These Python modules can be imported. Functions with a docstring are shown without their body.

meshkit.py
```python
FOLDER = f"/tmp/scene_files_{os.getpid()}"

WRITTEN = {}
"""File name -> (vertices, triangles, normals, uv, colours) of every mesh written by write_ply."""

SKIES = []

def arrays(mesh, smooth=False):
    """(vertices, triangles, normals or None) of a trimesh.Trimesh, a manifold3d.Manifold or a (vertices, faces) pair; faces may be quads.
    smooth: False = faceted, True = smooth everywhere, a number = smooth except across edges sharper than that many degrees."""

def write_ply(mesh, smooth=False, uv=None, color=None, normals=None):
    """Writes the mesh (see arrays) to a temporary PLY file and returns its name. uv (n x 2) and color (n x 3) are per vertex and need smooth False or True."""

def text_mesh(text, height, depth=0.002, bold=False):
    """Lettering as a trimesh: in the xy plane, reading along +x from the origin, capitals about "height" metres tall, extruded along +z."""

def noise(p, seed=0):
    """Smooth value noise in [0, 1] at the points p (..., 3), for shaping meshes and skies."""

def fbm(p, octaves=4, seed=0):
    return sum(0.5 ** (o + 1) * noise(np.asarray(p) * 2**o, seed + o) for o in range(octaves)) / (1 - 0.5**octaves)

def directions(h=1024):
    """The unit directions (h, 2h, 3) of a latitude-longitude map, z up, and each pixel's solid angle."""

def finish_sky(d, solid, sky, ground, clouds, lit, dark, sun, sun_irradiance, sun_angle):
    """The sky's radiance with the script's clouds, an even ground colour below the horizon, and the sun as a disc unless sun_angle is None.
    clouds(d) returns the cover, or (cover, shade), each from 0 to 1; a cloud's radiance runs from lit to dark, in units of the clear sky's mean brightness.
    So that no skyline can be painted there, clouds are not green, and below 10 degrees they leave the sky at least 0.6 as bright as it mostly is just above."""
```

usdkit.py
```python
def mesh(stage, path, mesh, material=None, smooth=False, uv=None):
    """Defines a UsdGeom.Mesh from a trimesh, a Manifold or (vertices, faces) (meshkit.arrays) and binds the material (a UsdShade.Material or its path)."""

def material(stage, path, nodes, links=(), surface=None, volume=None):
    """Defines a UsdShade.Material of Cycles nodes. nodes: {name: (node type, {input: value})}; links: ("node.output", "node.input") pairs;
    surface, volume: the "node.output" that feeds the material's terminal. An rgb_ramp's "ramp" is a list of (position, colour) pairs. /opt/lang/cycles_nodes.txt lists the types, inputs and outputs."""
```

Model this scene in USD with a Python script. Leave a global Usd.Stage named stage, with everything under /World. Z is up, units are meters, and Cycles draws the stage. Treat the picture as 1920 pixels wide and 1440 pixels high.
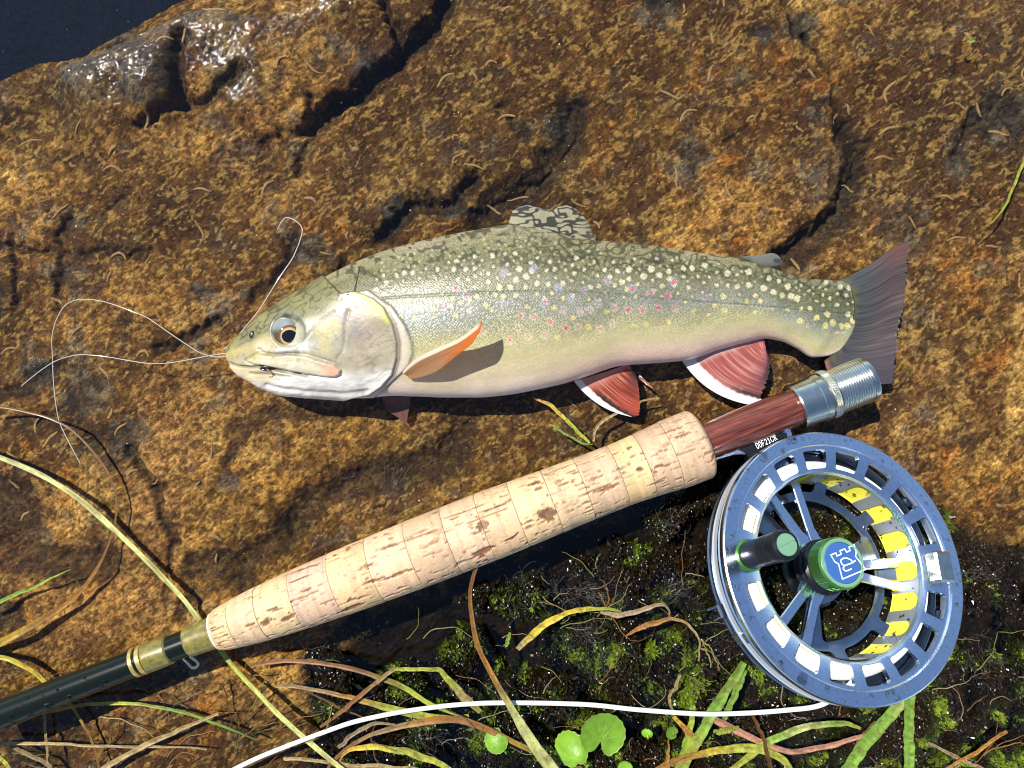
import math, numpy as np, trimesh, shapely, usdkit, meshkit
import manifold3d as m3
from scipy.interpolate import Akima1DInterpolator, RegularGridInterpolator, PchipInterpolator
from scipy.spatial import cKDTree
from pxr import Usd, UsdGeom, UsdLux, UsdShade, Gf, Sdf, Vt

stage = Usd.Stage.CreateInMemory()
UsdGeom.SetStageUpAxis(stage, 'Z'); UsdGeom.SetStageMetersPerUnit(stage, 1.0)
UsdGeom.Xform.Define(stage, '/World'); UsdGeom.Scope.Define(stage, '/World/Looks')
_T = Sdf.ValueTypeNames
rng = np.random.default_rng(7)

# ------------------------------------------------------------------ camera, sky, sun, exposure
H, F = 0.30, 1478.0                      # camera height above the rock (m), focal length in photo pixels
FOCAL = 24.0
cam = UsdGeom.Camera.Define(stage, '/World/camera')
cam.AddTranslateOp().Set(Gf.Vec3d(0, 0, H))            # looks straight down, image up = +y
cam.CreateFocalLengthAttr(FOCAL); cam.CreateHorizontalApertureAttr(FOCAL * 1920 / F)
cam.CreateVerticalApertureAttr(FOCAL * 1440 / F)
cam.CreateClippingRangeAttr(Gf.Vec2f(0.01, 1000))
cam.CreateFStopAttr(13.0); cam.CreateFocusDistanceAttr(0.272)
EXPOSURE = 0.75
cam.CreateExposureAttr(EXPOSURE)
SUN = np.array([-0.45, 0.37, 1.0]); SUN /= np.linalg.norm(SUN)
SUN_EL, SUN_ROT = math.asin(SUN[2]), math.atan2(SUN[0], SUN[1])
usdkit.material(stage, '/World/Looks/sky', {'s': ('sky_texture', {'sky_type': 'single_scattering', 'sun_disc': False, 'sun_elevation': SUN_EL, 'sun_rotation': SUN_ROT,
    'altitude': 400.0, 'air_density': 1.0, 'aerosol_density': 0.08, 'ozone_density': 1.2}), 'b': ('background_shader', {'strength': 0.085})}, [('s.color', 'b.color')], surface='b.background')
dome = UsdLux.DomeLight.Define(stage, '/World/sky')
UsdShade.MaterialBindingAPI.Apply(dome.GetPrim()).Bind(UsdShade.Material.Get(stage, '/World/Looks/sky'))
dome.GetPrim().SetCustomDataByKey('kind', 'structure')
sun = UsdLux.DistantLight.Define(stage, '/World/sun')
sun.CreateNormalizeAttr(True); sun.CreateIntensityAttr(1.2); sun.CreateAngleAttr(0.5); sun.CreateColorAttr(Gf.Vec3f(1.0, 0.95, 0.86))
zx = np.cross([0, 1, 0], SUN); zx /= np.linalg.norm(zx); zy = np.cross(SUN, zx)
sun.AddTransformOp().Set(Gf.Matrix4d(*[float(a) for r in (zx, zy, SUN) for a in (*r, 0)], 0, 0, 0, 1))

# ------------------------------------------------------------------ helpers
def P(u, v, z=0.0):
    """the point at height z that the photograph shows at pixel (u, v)"""
    u, v, z = np.broadcast_arrays(np.asarray(u, float), np.asarray(v, float), np.asarray(z, float))
    return np.stack([(u - 960) / F * (H - z), (720 - v) / F * (H - z), z], -1)
def PX(p):
    d = H - p[..., 2]
    return 960 + F * p[..., 0] / d, 720 - F * p[..., 1] / d
def sm(a, b, x):
    t = np.clip((x - a) / (b - a), 0, 1); return t * t * (3 - 2 * t)
def nz(x, y, z=0.0, seed=0):
    x, y, z = np.broadcast_arrays(x, y, z); return meshkit.noise(np.stack([x, y, z], -1), seed)
def fb(x, y, oct=4, seed=0, z=0.0):
    x, y, z = np.broadcast_arrays(x, y, z); return meshkit.fbm(np.stack([x, y, z], -1), oct, seed)
def curve(pts, n):
    pts = np.asarray(pts, float)
    if len(pts) == 2: return pts[0] + np.linspace(0, 1, n)[:, None] * (pts[1] - pts[0])
    d = np.r_[0, np.cumsum(np.linalg.norm(np.diff(pts[:, :2], axis=0), axis=1) + 1e-9)]
    return Akima1DInterpolator(d, pts)(np.linspace(0, d[-1], n))
def pdist(U, V, poly):
    """distance of pixels to a polyline and the parameter (0..1) along it"""
    poly = np.asarray(poly, float); best = np.full(np.shape(U), 1e9); par = np.zeros(np.shape(U)); L = np.linalg.norm(np.diff(poly, axis=0), axis=1); c = np.r_[0, np.cumsum(L)]
    for (a, b, l, s) in zip(poly[:-1], poly[1:], L, c):
        e = (b - a) / max(l, 1e-9); t = np.clip((U - a[0]) * e[0] + (V - a[1]) * e[1], 0, l)
        d = np.hypot(U - a[0] - t * e[0], V - a[1] - t * e[1]); k = d < best
        best = np.where(k, d, best); par = np.where(k, (s + t) / c[-1], par)
    return best, par
def sdist(U, V, polygon):
    """signed distance to a closed polygon, positive inside"""
    d, _ = pdist(U, V, list(polygon) + [polygon[0]])
    ins = shapely.contains_xy(shapely.Polygon(polygon).buffer(0), np.ravel(U), np.ravel(V)).reshape(np.shape(U))
    return np.where(ins, d, -d)
def lerp(a, b, t): return np.asarray(a) + (np.asarray(b) - np.asarray(a)) * np.asarray(t)[..., None]

_names = {}
def path_of(name, parent=None):
    base = (str(parent.GetPath()) if parent is not None else '/World') + '/' + name
    k = _names.get(base, -1) + 1; _names[base] = k
    return base if k == 0 else f'{base}_{k:03d}'
def tag(o, label=None, cat=None, group=None, kind=None):
    o = o.GetPrim() if hasattr(o, 'GetPrim') else o
    for k, x in (('label', label), ('category', cat), ('group', group), ('kind', kind)):
        if x: o.SetCustomDataByKey(k, x)
    return o
def thing(name, label, cat, at=(0, 0, 0), group=None):
    x = UsdGeom.Xform.Define(stage, path_of(name)); x.AddTranslateOp().Set(Gf.Vec3d(*map(float, at)))
    return tag(x, label, cat, group)
def base_of(parent):
    """where the thing's own base stands, to turn world points into its own"""
    op = parent and UsdGeom.Xformable(parent).GetLocalTransformation()
    return np.array(op.ExtractTranslation()) if op else np.zeros(3)
def origin(parent):
    o = np.zeros(3)
    while parent is not None and parent.GetPath() != Sdf.Path('/World') and str(parent.GetPath()) != '/':
        if parent.IsA(UsdGeom.Xformable): o += base_of(parent)
        parent = parent.GetParent()
    return o
def obj(name, mesh, mat, parent=None, smooth=True, col=None, msk=None):
    if hasattr(mesh, 'to_mesh'):
        mm = mesh.to_mesh(); mesh = (mm.vert_properties[:, :3], mm.tri_verts)
    if isinstance(mesh, trimesh.Trimesh): mesh = (mesh.vertices, mesh.faces)
    v, f = np.asarray(mesh[0], float), np.asarray(mesh[1], int)
    if parent is not None: v = v - origin(parent)
    if col is not None: smooth = bool(smooth)
    m = usdkit.mesh(stage, path_of(name, parent), (v, f), M[mat] if isinstance(mat, str) else mat, smooth=smooth)
    api = UsdGeom.PrimvarsAPI(m)
    for nm, a in (('col', col), ('msk', msk)):
        if a is not None: api.CreatePrimvar(nm, _T.Color3fArray, 'vertex').Set(Vt.Vec3fArray.FromNumpy(np.asarray(a, np.float32)))
    return m.GetPrim()
def grid_faces(n, m, wrap=False):
    i, j = np.meshgrid(np.arange(n - 1), np.arange(m if wrap else m - 1), indexing='ij')
    a = i * m + j; b = i * m + (j + 1) % m; c = (i + 1) * m + (j + 1) % m; d = (i + 1) * m + j
    return np.concatenate([np.stack([a, b, c], -1).reshape(-1, 3), np.stack([a, c, d], -1).reshape(-1, 3)])
def tube(pts, r, k=10):
    """a tube along points, its ends closed"""
    pts = np.asarray(pts, float); n = len(pts); r = np.broadcast_to(r, n)
    t = np.gradient(pts, axis=0); t /= np.linalg.norm(t, axis=1, keepdims=True) + 1e-12
    up = np.array([0, 0, 1.0]) if abs(t[:, 2]).max() < .9 else np.array([.8, .6, 0])
    a = np.cross(t, up); a /= np.linalg.norm(a, axis=1, keepdims=True) + 1e-12; b = np.cross(a, t)
    q = np.linspace(0, 2 * np.pi, k, endpoint=False)
    v = (pts[:, None] + r[:, None, None] * (np.cos(q)[None, :, None] * a[:, None] + np.sin(q)[None, :, None] * b[:, None])).reshape(-1, 3)
    f = grid_faces(n, k, True)[:, ::-1]
    v = np.vstack([v, pts[0], pts[-1]]); j = np.arange(k); jn = (j + 1) % k
    f = np.vstack([f, np.stack([j, jn, np.full(k, n * k)], 1)[:, ::-1] * 1, np.stack([(n - 1) * k + jn, (n - 1) * k + j, np.full(k, n * k + 1)], 1)[:, ::-1]])
    tm = trimesh.Trimesh(v, f, process=False)
    if tm.volume < 0: f = f[:, ::-1]
    return v, f
def lathe(o, d, prof, k=64, ref=None):
    """a solid of revolution about the line o + t d; prof = (t, r) pairs"""
    d = np.asarray(d, float); d = d / np.linalg.norm(d)
    a = np.cross(d, [0, 0, 1.0] if ref is None else ref); a /= np.linalg.norm(a); b = np.cross(d, a)
    q = np.linspace(0, 2 * np.pi, k, endpoint=False); prof = np.asarray(prof, float)
    v = np.asarray(o)[None, None] + prof[:, 0][:, None, None] * d + prof[:, 1][:, None, None] * (np.cos(q)[None, :, None] * a + np.sin(q)[None, :, None] * b)
    f = grid_faces(len(prof), k, True)
    tm = trimesh.Trimesh(v.reshape(-1, 3), f, process=False)
    return v.reshape(-1, 3), (f if tm.volume > 0 else f[:, ::-1])
def joined(parts):
    vs, fs, n = [], [], 0
    for v, f in parts: vs.append(np.asarray(v)); fs.append(np.asarray(f) + n); n += len(v)
    return np.vstack(vs), np.vstack(fs)

# ------------------------------------------------------------------ materials
M = {}
def mat(name, nodes, links=(), surface='p.BSDF'):
    M[name] = usdkit.material(stage, '/World/Looks/' + name, nodes, links, surface=surface); return M[name]
POS = ('geometry', {})
COL = ('attribute', {'attribute': 'col'}); MSK = ('attribute', {'attribute': 'msk'})
# rock under a skin of golden silt: the colour comes with the vertices (silt, stain, painted crack shade, bare stone), the grain from noise
mat('wet_rock', {'c': COL, 'k': MSK, 's': ('separate_color', {}), 'g': POS,
    'n1': ('noise_texture', {'scale': 1500.0, 'detail': 4.0, 'roughness': .65}), 'r1': ('map_range', {'from_min': .3, 'from_max': .7, 'to_min': .5, 'to_max': 1.45}),
    'n2': ('noise_texture', {'scale': 420.0, 'detail': 5.0, 'roughness': .7, 'distortion': .6}), 'r2': ('map_range', {'from_min': .32, 'from_max': .68, 'to_min': .65, 'to_max': 1.3}),
    'mp': ('mapping', {'mapping_type': 'texture', 'rotation': (0, 0, .62), 'scale': (1/420., 1/1500., 1/900.)}), 'n4': ('noise_texture', {'scale': 1.0, 'detail': 4.0, 'roughness': .7, 'distortion': .9}), 'r4': ('map_range', {'from_min': .34, 'from_max': .66, 'to_min': .45, 'to_max': 1.5}), 'm4': ('math', {'math_type': 'multiply'}),
    'mm': ('math', {'math_type': 'multiply'}), 'mc': ('vector_math', {'math_type': 'multiply'}), 'cx': ('combine_xyz', {}), 'n5': ('noise_texture', {'scale': 950.0, 'detail': 2.0}), 'b5': ('bump', {'strength': .6, 'distance': .0006}), 'cw': ('math', {'math_type': 'multiply', 'value2': 1.0}),
    'b': ('bump', {'strength': .45, 'distance': .0005}), 'n3': ('noise_texture', {'scale': 2600.0, 'detail': 3.0, 'roughness': .7}), 'b2': ('bump', {'strength': .9, 'distance': .00035}),
    'ro': ('map_range', {'from_min': 0., 'from_max': 1., 'to_min': .7, 'to_max': .5}),
    'sp': ('map_range', {'from_min': 0., 'from_max': 1., 'to_min': .06, 'to_max': .12}), 'p': ('principled_bsdf', {'roughness': .6, 'ior': 1.4, 'coat_roughness': .10, 'coat_ior': 1.5})},
    [('g.position', 'n1.vector'), ('s.r', 'sp.value'), ('sp.result', 'p.specular_ior_level'), ('g.position', 'n2.vector'), ('g.position', 'n3.vector'), ('n1.fac', 'r1.value'), ('n2.fac', 'r2.value'), ('r1.result', 'mm.value1'), ('r2.result', 'mm.value2'),
     ('g.position', 'mp.vector'), ('mp.vector', 'n4.vector'), ('n4.fac', 'r4.value'), ('mm.value', 'm4.value1'), ('r4.result', 'm4.value2'), ('g.position', 'n5.vector'), ('n5.fac', 'b5.height'), ('b5.normal', 'p.coat_normal'), ('s.r', 'cw.value1'), ('cw.value', 'p.coat_weight'),
     ('m4.value', 'cx.x'), ('m4.value', 'cx.y'), ('m4.value', 'cx.z'), ('c.color', 'mc.vector1'), ('cx.vector', 'mc.vector2'), ('mc.vector', 'p.base_color'),
     ('n2.fac', 'b.height'), ('n3.fac', 'b2.height'), ('b.normal', 'b2.normal'), ('b2.normal', 'p.normal'), ('k.color', 's.color'), ('s.r', 'ro.value'), ('ro.result', 'p.roughness')])
mat('water', {'t': ('transparent_bsdf', {'color': (.985, .97, .93)}), 'g': ('glossy_bsdf', {'roughness': .0, 'color': (1, 1, 1)}), 'f': ('fresnel', {'IOR': 1.33}), 'x': ('mix_closure', {}),
    'q': POS, 'n': ('noise_texture', {'scale': 28.0, 'detail': 1.5}), 'b': ('bump', {'strength': .10, 'distance': .002})},
    [('q.position', 'n.vector'), ('n.fac', 'b.height'), ('b.normal', 'g.normal'), ('b.normal', 'f.normal'), ('f.fac', 'x.fac'), ('t.BSDF', 'x.closure1'), ('g.BSDF', 'x.closure2')], surface='x.closure')
mat('trout_skin', {'c': COL, 'k': MSK, 's': ('separate_color', {}), 'g': POS, 'mp': ('mapping', {'rotation': (0, 0, .62), 'scale': (1., 1., .25)}), 'v': ('voronoi_texture', {'scale': 1380.0, 'randomness': .55}),
    'vr': ('map_range', {'from_min': .12, 'from_max': .62, 'to_min': 1.42, 'to_max': .70, 'clamp': True}), 'one': ('mix_float', {'a': 1.0}), 'cx': ('combine_xyz', {}), 'mc': ('vector_math', {'math_type': 'multiply'}),
    'hm': ('math', {'math_type': 'multiply'}), 'b': ('bump', {'strength': .38, 'distance': .00025, 'invert': True}), 'n': ('noise_texture', {'scale': 900.0, 'detail': 3.0}), 'b2': ('bump', {'strength': .22, 'distance': .0004}),
    'mt': ('math', {'math_type': 'multiply', 'value2': .34}),
    'p': ('principled_bsdf', {'roughness': .40, 'ior': 1.4, 'coat_weight': .42, 'coat_roughness': .14, 'coat_ior': 1.33, 'subsurface_weight': .0})},
    [('g.position', 'mp.vector'), ('mp.vector', 'v.vector'), ('g.position', 'n.vector'), ('v.distance', 'vr.value'), ('k.color', 's.color'), ('s.r', 'one.fac'), ('vr.result', 'one.b'), ('one.result', 'cx.x'), ('one.result', 'cx.y'), ('one.result', 'cx.z'),
     ('c.color', 'mc.vector1'), ('cx.vector', 'mc.vector2'), ('mc.vector', 'p.base_color'), ('v.distance', 'hm.value1'), ('s.r', 'hm.value2'), ('hm.value', 'b.height'), ('n.fac', 'b2.height'), ('b2.normal', 'b.normal'), ('b.normal', 'p.normal'), ('b.normal', 'p.coat_normal'),
     ('s.g', 'mt.value1'), ('mt.value', 'p.metallic')])
mat('trout_fin', {'c': COL, 'p': ('principled_bsdf', {'roughness': .28, 'ior': 1.4, 'coat_weight': .4, 'coat_roughness': .08}), 't': ('translucent_bsdf', {}), 'x': ('mix_closure', {'fac': .28}), 'w': ('transparent_bsdf', {}), 'y': ('mix_closure', {'fac': .14})},
    [('c.color', 'p.base_color'), ('c.color', 't.color'), ('c.color', 'w.color'), ('p.BSDF', 'x.closure1'), ('t.BSDF', 'x.closure2'), ('x.closure', 'y.closure1'), ('w.BSDF', 'y.closure2')], surface='y.closure')
mat('trout_fin_thin', {'c': COL, 'p': ('principled_bsdf', {'roughness': .22, 'ior': 1.4, 'coat_weight': .4, 'coat_roughness': .08}), 't': ('translucent_bsdf', {}), 'x': ('mix_closure', {'fac': .45}), 'w': ('transparent_bsdf', {'color': (.9, .62, .40)}), 'y': ('mix_closure', {'fac': .36})},
    [('c.color', 'p.base_color'), ('c.color', 't.color'), ('p.BSDF', 'x.closure1'), ('t.BSDF', 'x.closure2'), ('x.closure', 'y.closure1'), ('w.BSDF', 'y.closure2')], surface='y.closure')
mat('grass_blade', {'c': COL, 'g': POS, 'n': ('noise_texture', {'scale': 900.0, 'detail': 3.0}), 'r': ('map_range', {'from_min': .3, 'from_max': .7, 'to_min': .75, 'to_max': 1.2}), 'cx': ('combine_xyz', {}), 'mc': ('vector_math', {'math_type': 'multiply'}),
    'b': ('bump', {'strength': .25, 'distance': .0003}), 'p': ('principled_bsdf', {'roughness': .38, 'ior': 1.4, 'coat_weight': .12, 'coat_roughness': .14}), 't': ('translucent_bsdf', {}), 'x': ('mix_closure', {'fac': .3})},
    [('g.position', 'n.vector'), ('n.fac', 'r.value'), ('r.result', 'cx.x'), ('r.result', 'cx.y'), ('r.result', 'cx.z'), ('c.color', 'mc.vector1'), ('cx.vector', 'mc.vector2'), ('mc.vector', 'p.base_color'), ('mc.vector', 't.color'),
     ('n.fac', 'b.height'), ('b.normal', 'p.normal'), ('p.BSDF', 'x.closure1'), ('t.BSDF', 'x.closure2')], surface='x.closure')
mat('cork', {'c': COL, 'g': POS, 'n': ('noise_texture', {'scale': 1300.0, 'detail': 4.0, 'roughness': .65}), 'r': ('map_range', {'from_min': .3, 'from_max': .7, 'to_min': .8, 'to_max': 1.16}), 'cx': ('combine_xyz', {}), 'mc': ('vector_math', {'math_type': 'multiply'}),
    'b': ('bump', {'strength': .35, 'distance': .0004}), 'p': ('principled_bsdf', {'roughness': .62})},
    [('g.position', 'n.vector'), ('n.fac', 'r.value'), ('r.result', 'cx.x'), ('r.result', 'cx.y'), ('r.result', 'cx.z'), ('c.color', 'mc.vector1'), ('cx.vector', 'mc.vector2'), ('mc.vector', 'p.base_color'), ('n.fac', 'b.height'), ('b.normal', 'p.normal')])
def plain(name, color, rough=.4, metal=0., coat=0., bump=None, var=None, **kw):
    nodes = {'p': ('principled_bsdf', {'base_color': color, 'roughness': rough, 'metallic': metal, 'coat_weight': coat, 'coat_roughness': .06, **kw})}; links = []
    if bump or var:
        nodes['g'] = POS; nodes['n'] = ('noise_texture', {'scale': (bump or var)[0], 'detail': 4.0, 'roughness': .6}); links.append(('g.position', 'n.vector'))
    if bump:
        nodes['b'] = ('bump', {'strength': bump[1], 'distance': .0004}); links += [('n.fac', 'b.height'), ('b.normal', 'p.normal')]
    if var:
        nodes['m'] = ('rgb_ramp', {'ramp': [(.3, tuple(np.array(color) * (1 - var[1]))), (.7, tuple(np.array(color) * (1 + var[1])))]}); links += [('n.fac', 'm.fac'), ('m.color', 'p.base_color')]
    return mat(name, nodes, links)
plain('vertex_matte', (.5, .5, .5), .5); 
mat('vertex_gloss', {'c': COL, 'p': ('principled_bsdf', {'roughness': .12, 'ior': 1.42, 'coat_weight': 1.0, 'coat_roughness': .02})}, [('c.color', 'p.base_color')])
mat('silt', {'g': POS, 'o': ('object_info', {}), 'n': ('noise_texture', {'scale': 1700.0, 'detail': 4.0, 'roughness': .7}), 'r': ('rgb_ramp', {'ramp': [(.3, (.08, .045, .016)), (.55, (.22, .14, .055)), (.75, (.33, .225, .10))]}), 'p': ('principled_bsdf', {'roughness': .75})},
    [('g.position', 'n.vector'), ('n.fac', 'r.fac'), ('r.color', 'p.base_color')])
plain('pupil_black', (.004, .004, .005), .08, coat=1.)
plain('blank_lacquer', (.004, .007, .004), .22, coat=.12, bump=(90., .05), specular_ior_level=.25)
plain('olive_thread', (.15, .125, .022), .3, coat=.8, var=(500., .45))
plain('gold_thread', (.55, .40, .12), .3, metal=.6, coat=.6)
plain('white_check', (.62, .56, .42), .4)
plain('nickel', (.62, .62, .54), .2, metal=1., bump=(350., .05), var=(160., .12))
plain('chrome_spool', (.76, .84, .97), .2, metal=1., bump=(900., .05), var=(420., .09))  # blue tint puts the reflected sky into the base colour
plain('chrome_bright', (.74, .76, .78), .33, metal=.8, bump=(500., .03))
plain('gunmetal', (.24, .29, .36), .26, metal=1., var=(260., .15))
plain('black_anodised', (.022, .025, .03), .28, metal=.7)
plain('green_anodised', (.14, .36, .10), .26, metal=.85, var=(300., .1))
plain('green_pale', (.26, .50, .30), .34, metal=.55)
plain('badge_blue', (.035, .10, .30), .22, coat=.7)
plain('badge_print', (.50, .60, .76), .5)
plain('print_white', (.75, .77, .80), .5)
plain('yellow_backing', (.62, .56, .05), .6)
plain('fly_line_white', (.68, .68, .65), .4, var=(600., .04))
plain('hook_wire', (.25, .24, .22), .2, metal=1.)
plain('fly_black', (.008, .007, .006), .4); plain('fly_tan', (.22, .12, .04), .6)
mat('nylon', {'p': ('principled_bsdf', {'base_color': (.72, .70, .66), 'roughness': .12, 'transmission_weight': .35, 'ior': 1.5, 'coat_weight': 1.0, 'coat_roughness': .05})})
mat('drop_glass', {'p': ('glass_bsdf', {'IOR': 1.33, 'roughness': .0})}, (), surface='p.BSDF')
mat('clear_water', {'t': ('transparent_bsdf', {'color': (.97, .98, .98)}), 'g': ('glossy_bsdf', {'roughness': .02}), 'f': ('fresnel', {'IOR': 1.33}), 'x': ('mix_closure', {})}, [('f.fac', 'x.fac'), ('t.BSDF', 'x.closure1'), ('g.BSDF', 'x.closure2')], surface='x.closure')
mat('rosewood', {'g': POS, 'vt': ('mapping', {'mapping_type': 'texture', 'rotation': (0, 0, .370), 'scale': (1/60., 1/900., 1/900.)}), 'n': ('noise_texture', {'scale': 1.0, 'detail': 5.0, 'roughness': .65, 'distortion': .8}),
    'r': ('rgb_ramp', {'ramp': [(.3, (.020, .004, .003)), (.48, (.085, .016, .008)), (.62, (.155, .036, .013)), (.78, (.26, .08, .025))]}), 'p': ('principled_bsdf', {'roughness': .3, 'coat_weight': 1., 'coat_roughness': .05})},
    [('g.position', 'vt.vector'), ('vt.vector', 'n.vector'), ('n.fac', 'r.fac'), ('r.color', 'p.base_color')])
def moss_mat(name, stops, rough=.25):
    mat(name, {'o': ('object_info', {}), 'g': POS, 'n': ('noise_texture', {'scale': 160.0, 'detail': 3.0}), 'a': ('math', {'math_type': 'multiply_add', 'value2': .5}), 'nn': ('math', {'math_type': 'multiply', 'value2': .55}), 'r': ('rgb_ramp', {'ramp': stops}),
        'p': ('principled_bsdf', {'roughness': rough, 'ior': 1.42, 'coat_weight': .5, 'coat_roughness': .08}), 't': ('translucent_bsdf', {}), 'x': ('mix_closure', {'fac': .25})},
        [('g.position', 'n.vector'), ('n.fac', 'nn.value1'), ('o.random', 'a.value1'), ('nn.value', 'a.value3'), ('a.value', 'r.fac'), ('r.color', 'p.base_color'), ('r.color', 't.color'), ('p.BSDF', 'x.closure1'), ('t.BSDF', 'x.closure2')], surface='x.closure')
moss_mat('moss_dark', [(.1, (.008, .006, .004)), (.5, (.022, .017, .008)), (.9, (.05, .032, .014))])
moss_mat('moss_green', [(.1, (.012, .02, .004)), (.5, (.04, .06, .01)), (.9, (.10, .12, .015))])
moss_mat('moss_bright', [(.1, (.07, .11, .012)), (.5, (.17, .24, .02)), (.9, (.30, .34, .03))])
mat('algae', {'p': ('principled_bsdf', {'base_color': (.24, .25, .23), 'roughness': .3, 'alpha': .4})})
mat('leaf_green', {'c': COL, 'p': ('principled_bsdf', {'roughness': .42, 'coat_weight': .1}), 't': ('translucent_bsdf', {}), 'x': ('mix_closure', {'fac': .3})}, [('c.color', 'p.base_color'), ('c.color', 't.color'), ('p.BSDF', 'x.closure1'), ('t.BSDF', 'x.closure2')], surface='x.closure')
mat('speck', {'o': POS, 'p': ('principled_bsdf', {'base_color': (.55, .48, .36), 'roughness': .5})})

# ------------------------------------------------------------------ the setting: one sheet of rock, bare at the top left, dropping into the pool beyond
WATER_Z = 0.0076
def axis(lo, hi, step):
    a = np.arange(lo, hi + step / 2, step); g = []; s = step
    while (sum(g) if g else 0) < 30: s *= 1.22; g.append(s)
    g = np.cumsum(g); return np.r_[lo - g[::-1], a, a[-1] + g]
xs, ys = axis(-.212, .212, .00045), axis(-.164, .164, .00045)
X, Y = np.meshgrid(xs, ys, indexing='xy')
near = (np.abs(X) < .25) & (np.abs(Y) < .2)
U, V = 960 + F * X / H, 720 - F * Y / H                       # photo pixels of the plane z = 0: used only as a map for drawing features
wu, wv = (fb(U / 70, V / 70, 4, 3) - .5) * 42, (fb(U / 70, V / 70, 4, 5) - .5) * 42
w2u, w2v = (fb(U / 14, V / 14, 3, 8) - .5) * 16, (fb(U / 14, V / 14, 3, 9) - .5) * 16
Uw, Vw = U + wu + w2u, V + wv + w2v
EDGE = [(-9000, 3200), (-300, 300), (-60, 195), (0, 168), (90, 127), (172, 122), (200, 100), (232, 74), (290, 40), (340, 10), (372, -8), (480, -60), (800, -180), (9000, -3200)]
pool = sdist(U + w2u * .5, V + w2v * .5, EDGE + [(9000, -40000), (-40000, -40000), (-40000, 3200)])
h = (fb(U / 330, V / 330, 3, 11) - .5) * .0070 + (fb(U / 80, V / 80, 3, 12) - .5) * .0028
ca, sa = math.cos(math.radians(34)), math.sin(math.radians(34))
A_, B_ = (Uw * ca - Vw * sa), (Uw * sa + Vw * ca)
streak = fb(A_ / 46, B_ / 12, 4, 14)
clump = fb(U / 13 + streak, V / 13, 3, 15)
grain = fb(U / 5.0, V / 5.0, 2, 16)
h += (streak - .5) * .0010 + (clump - .5) * .0008 + (grain - .5) * .0007
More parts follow.
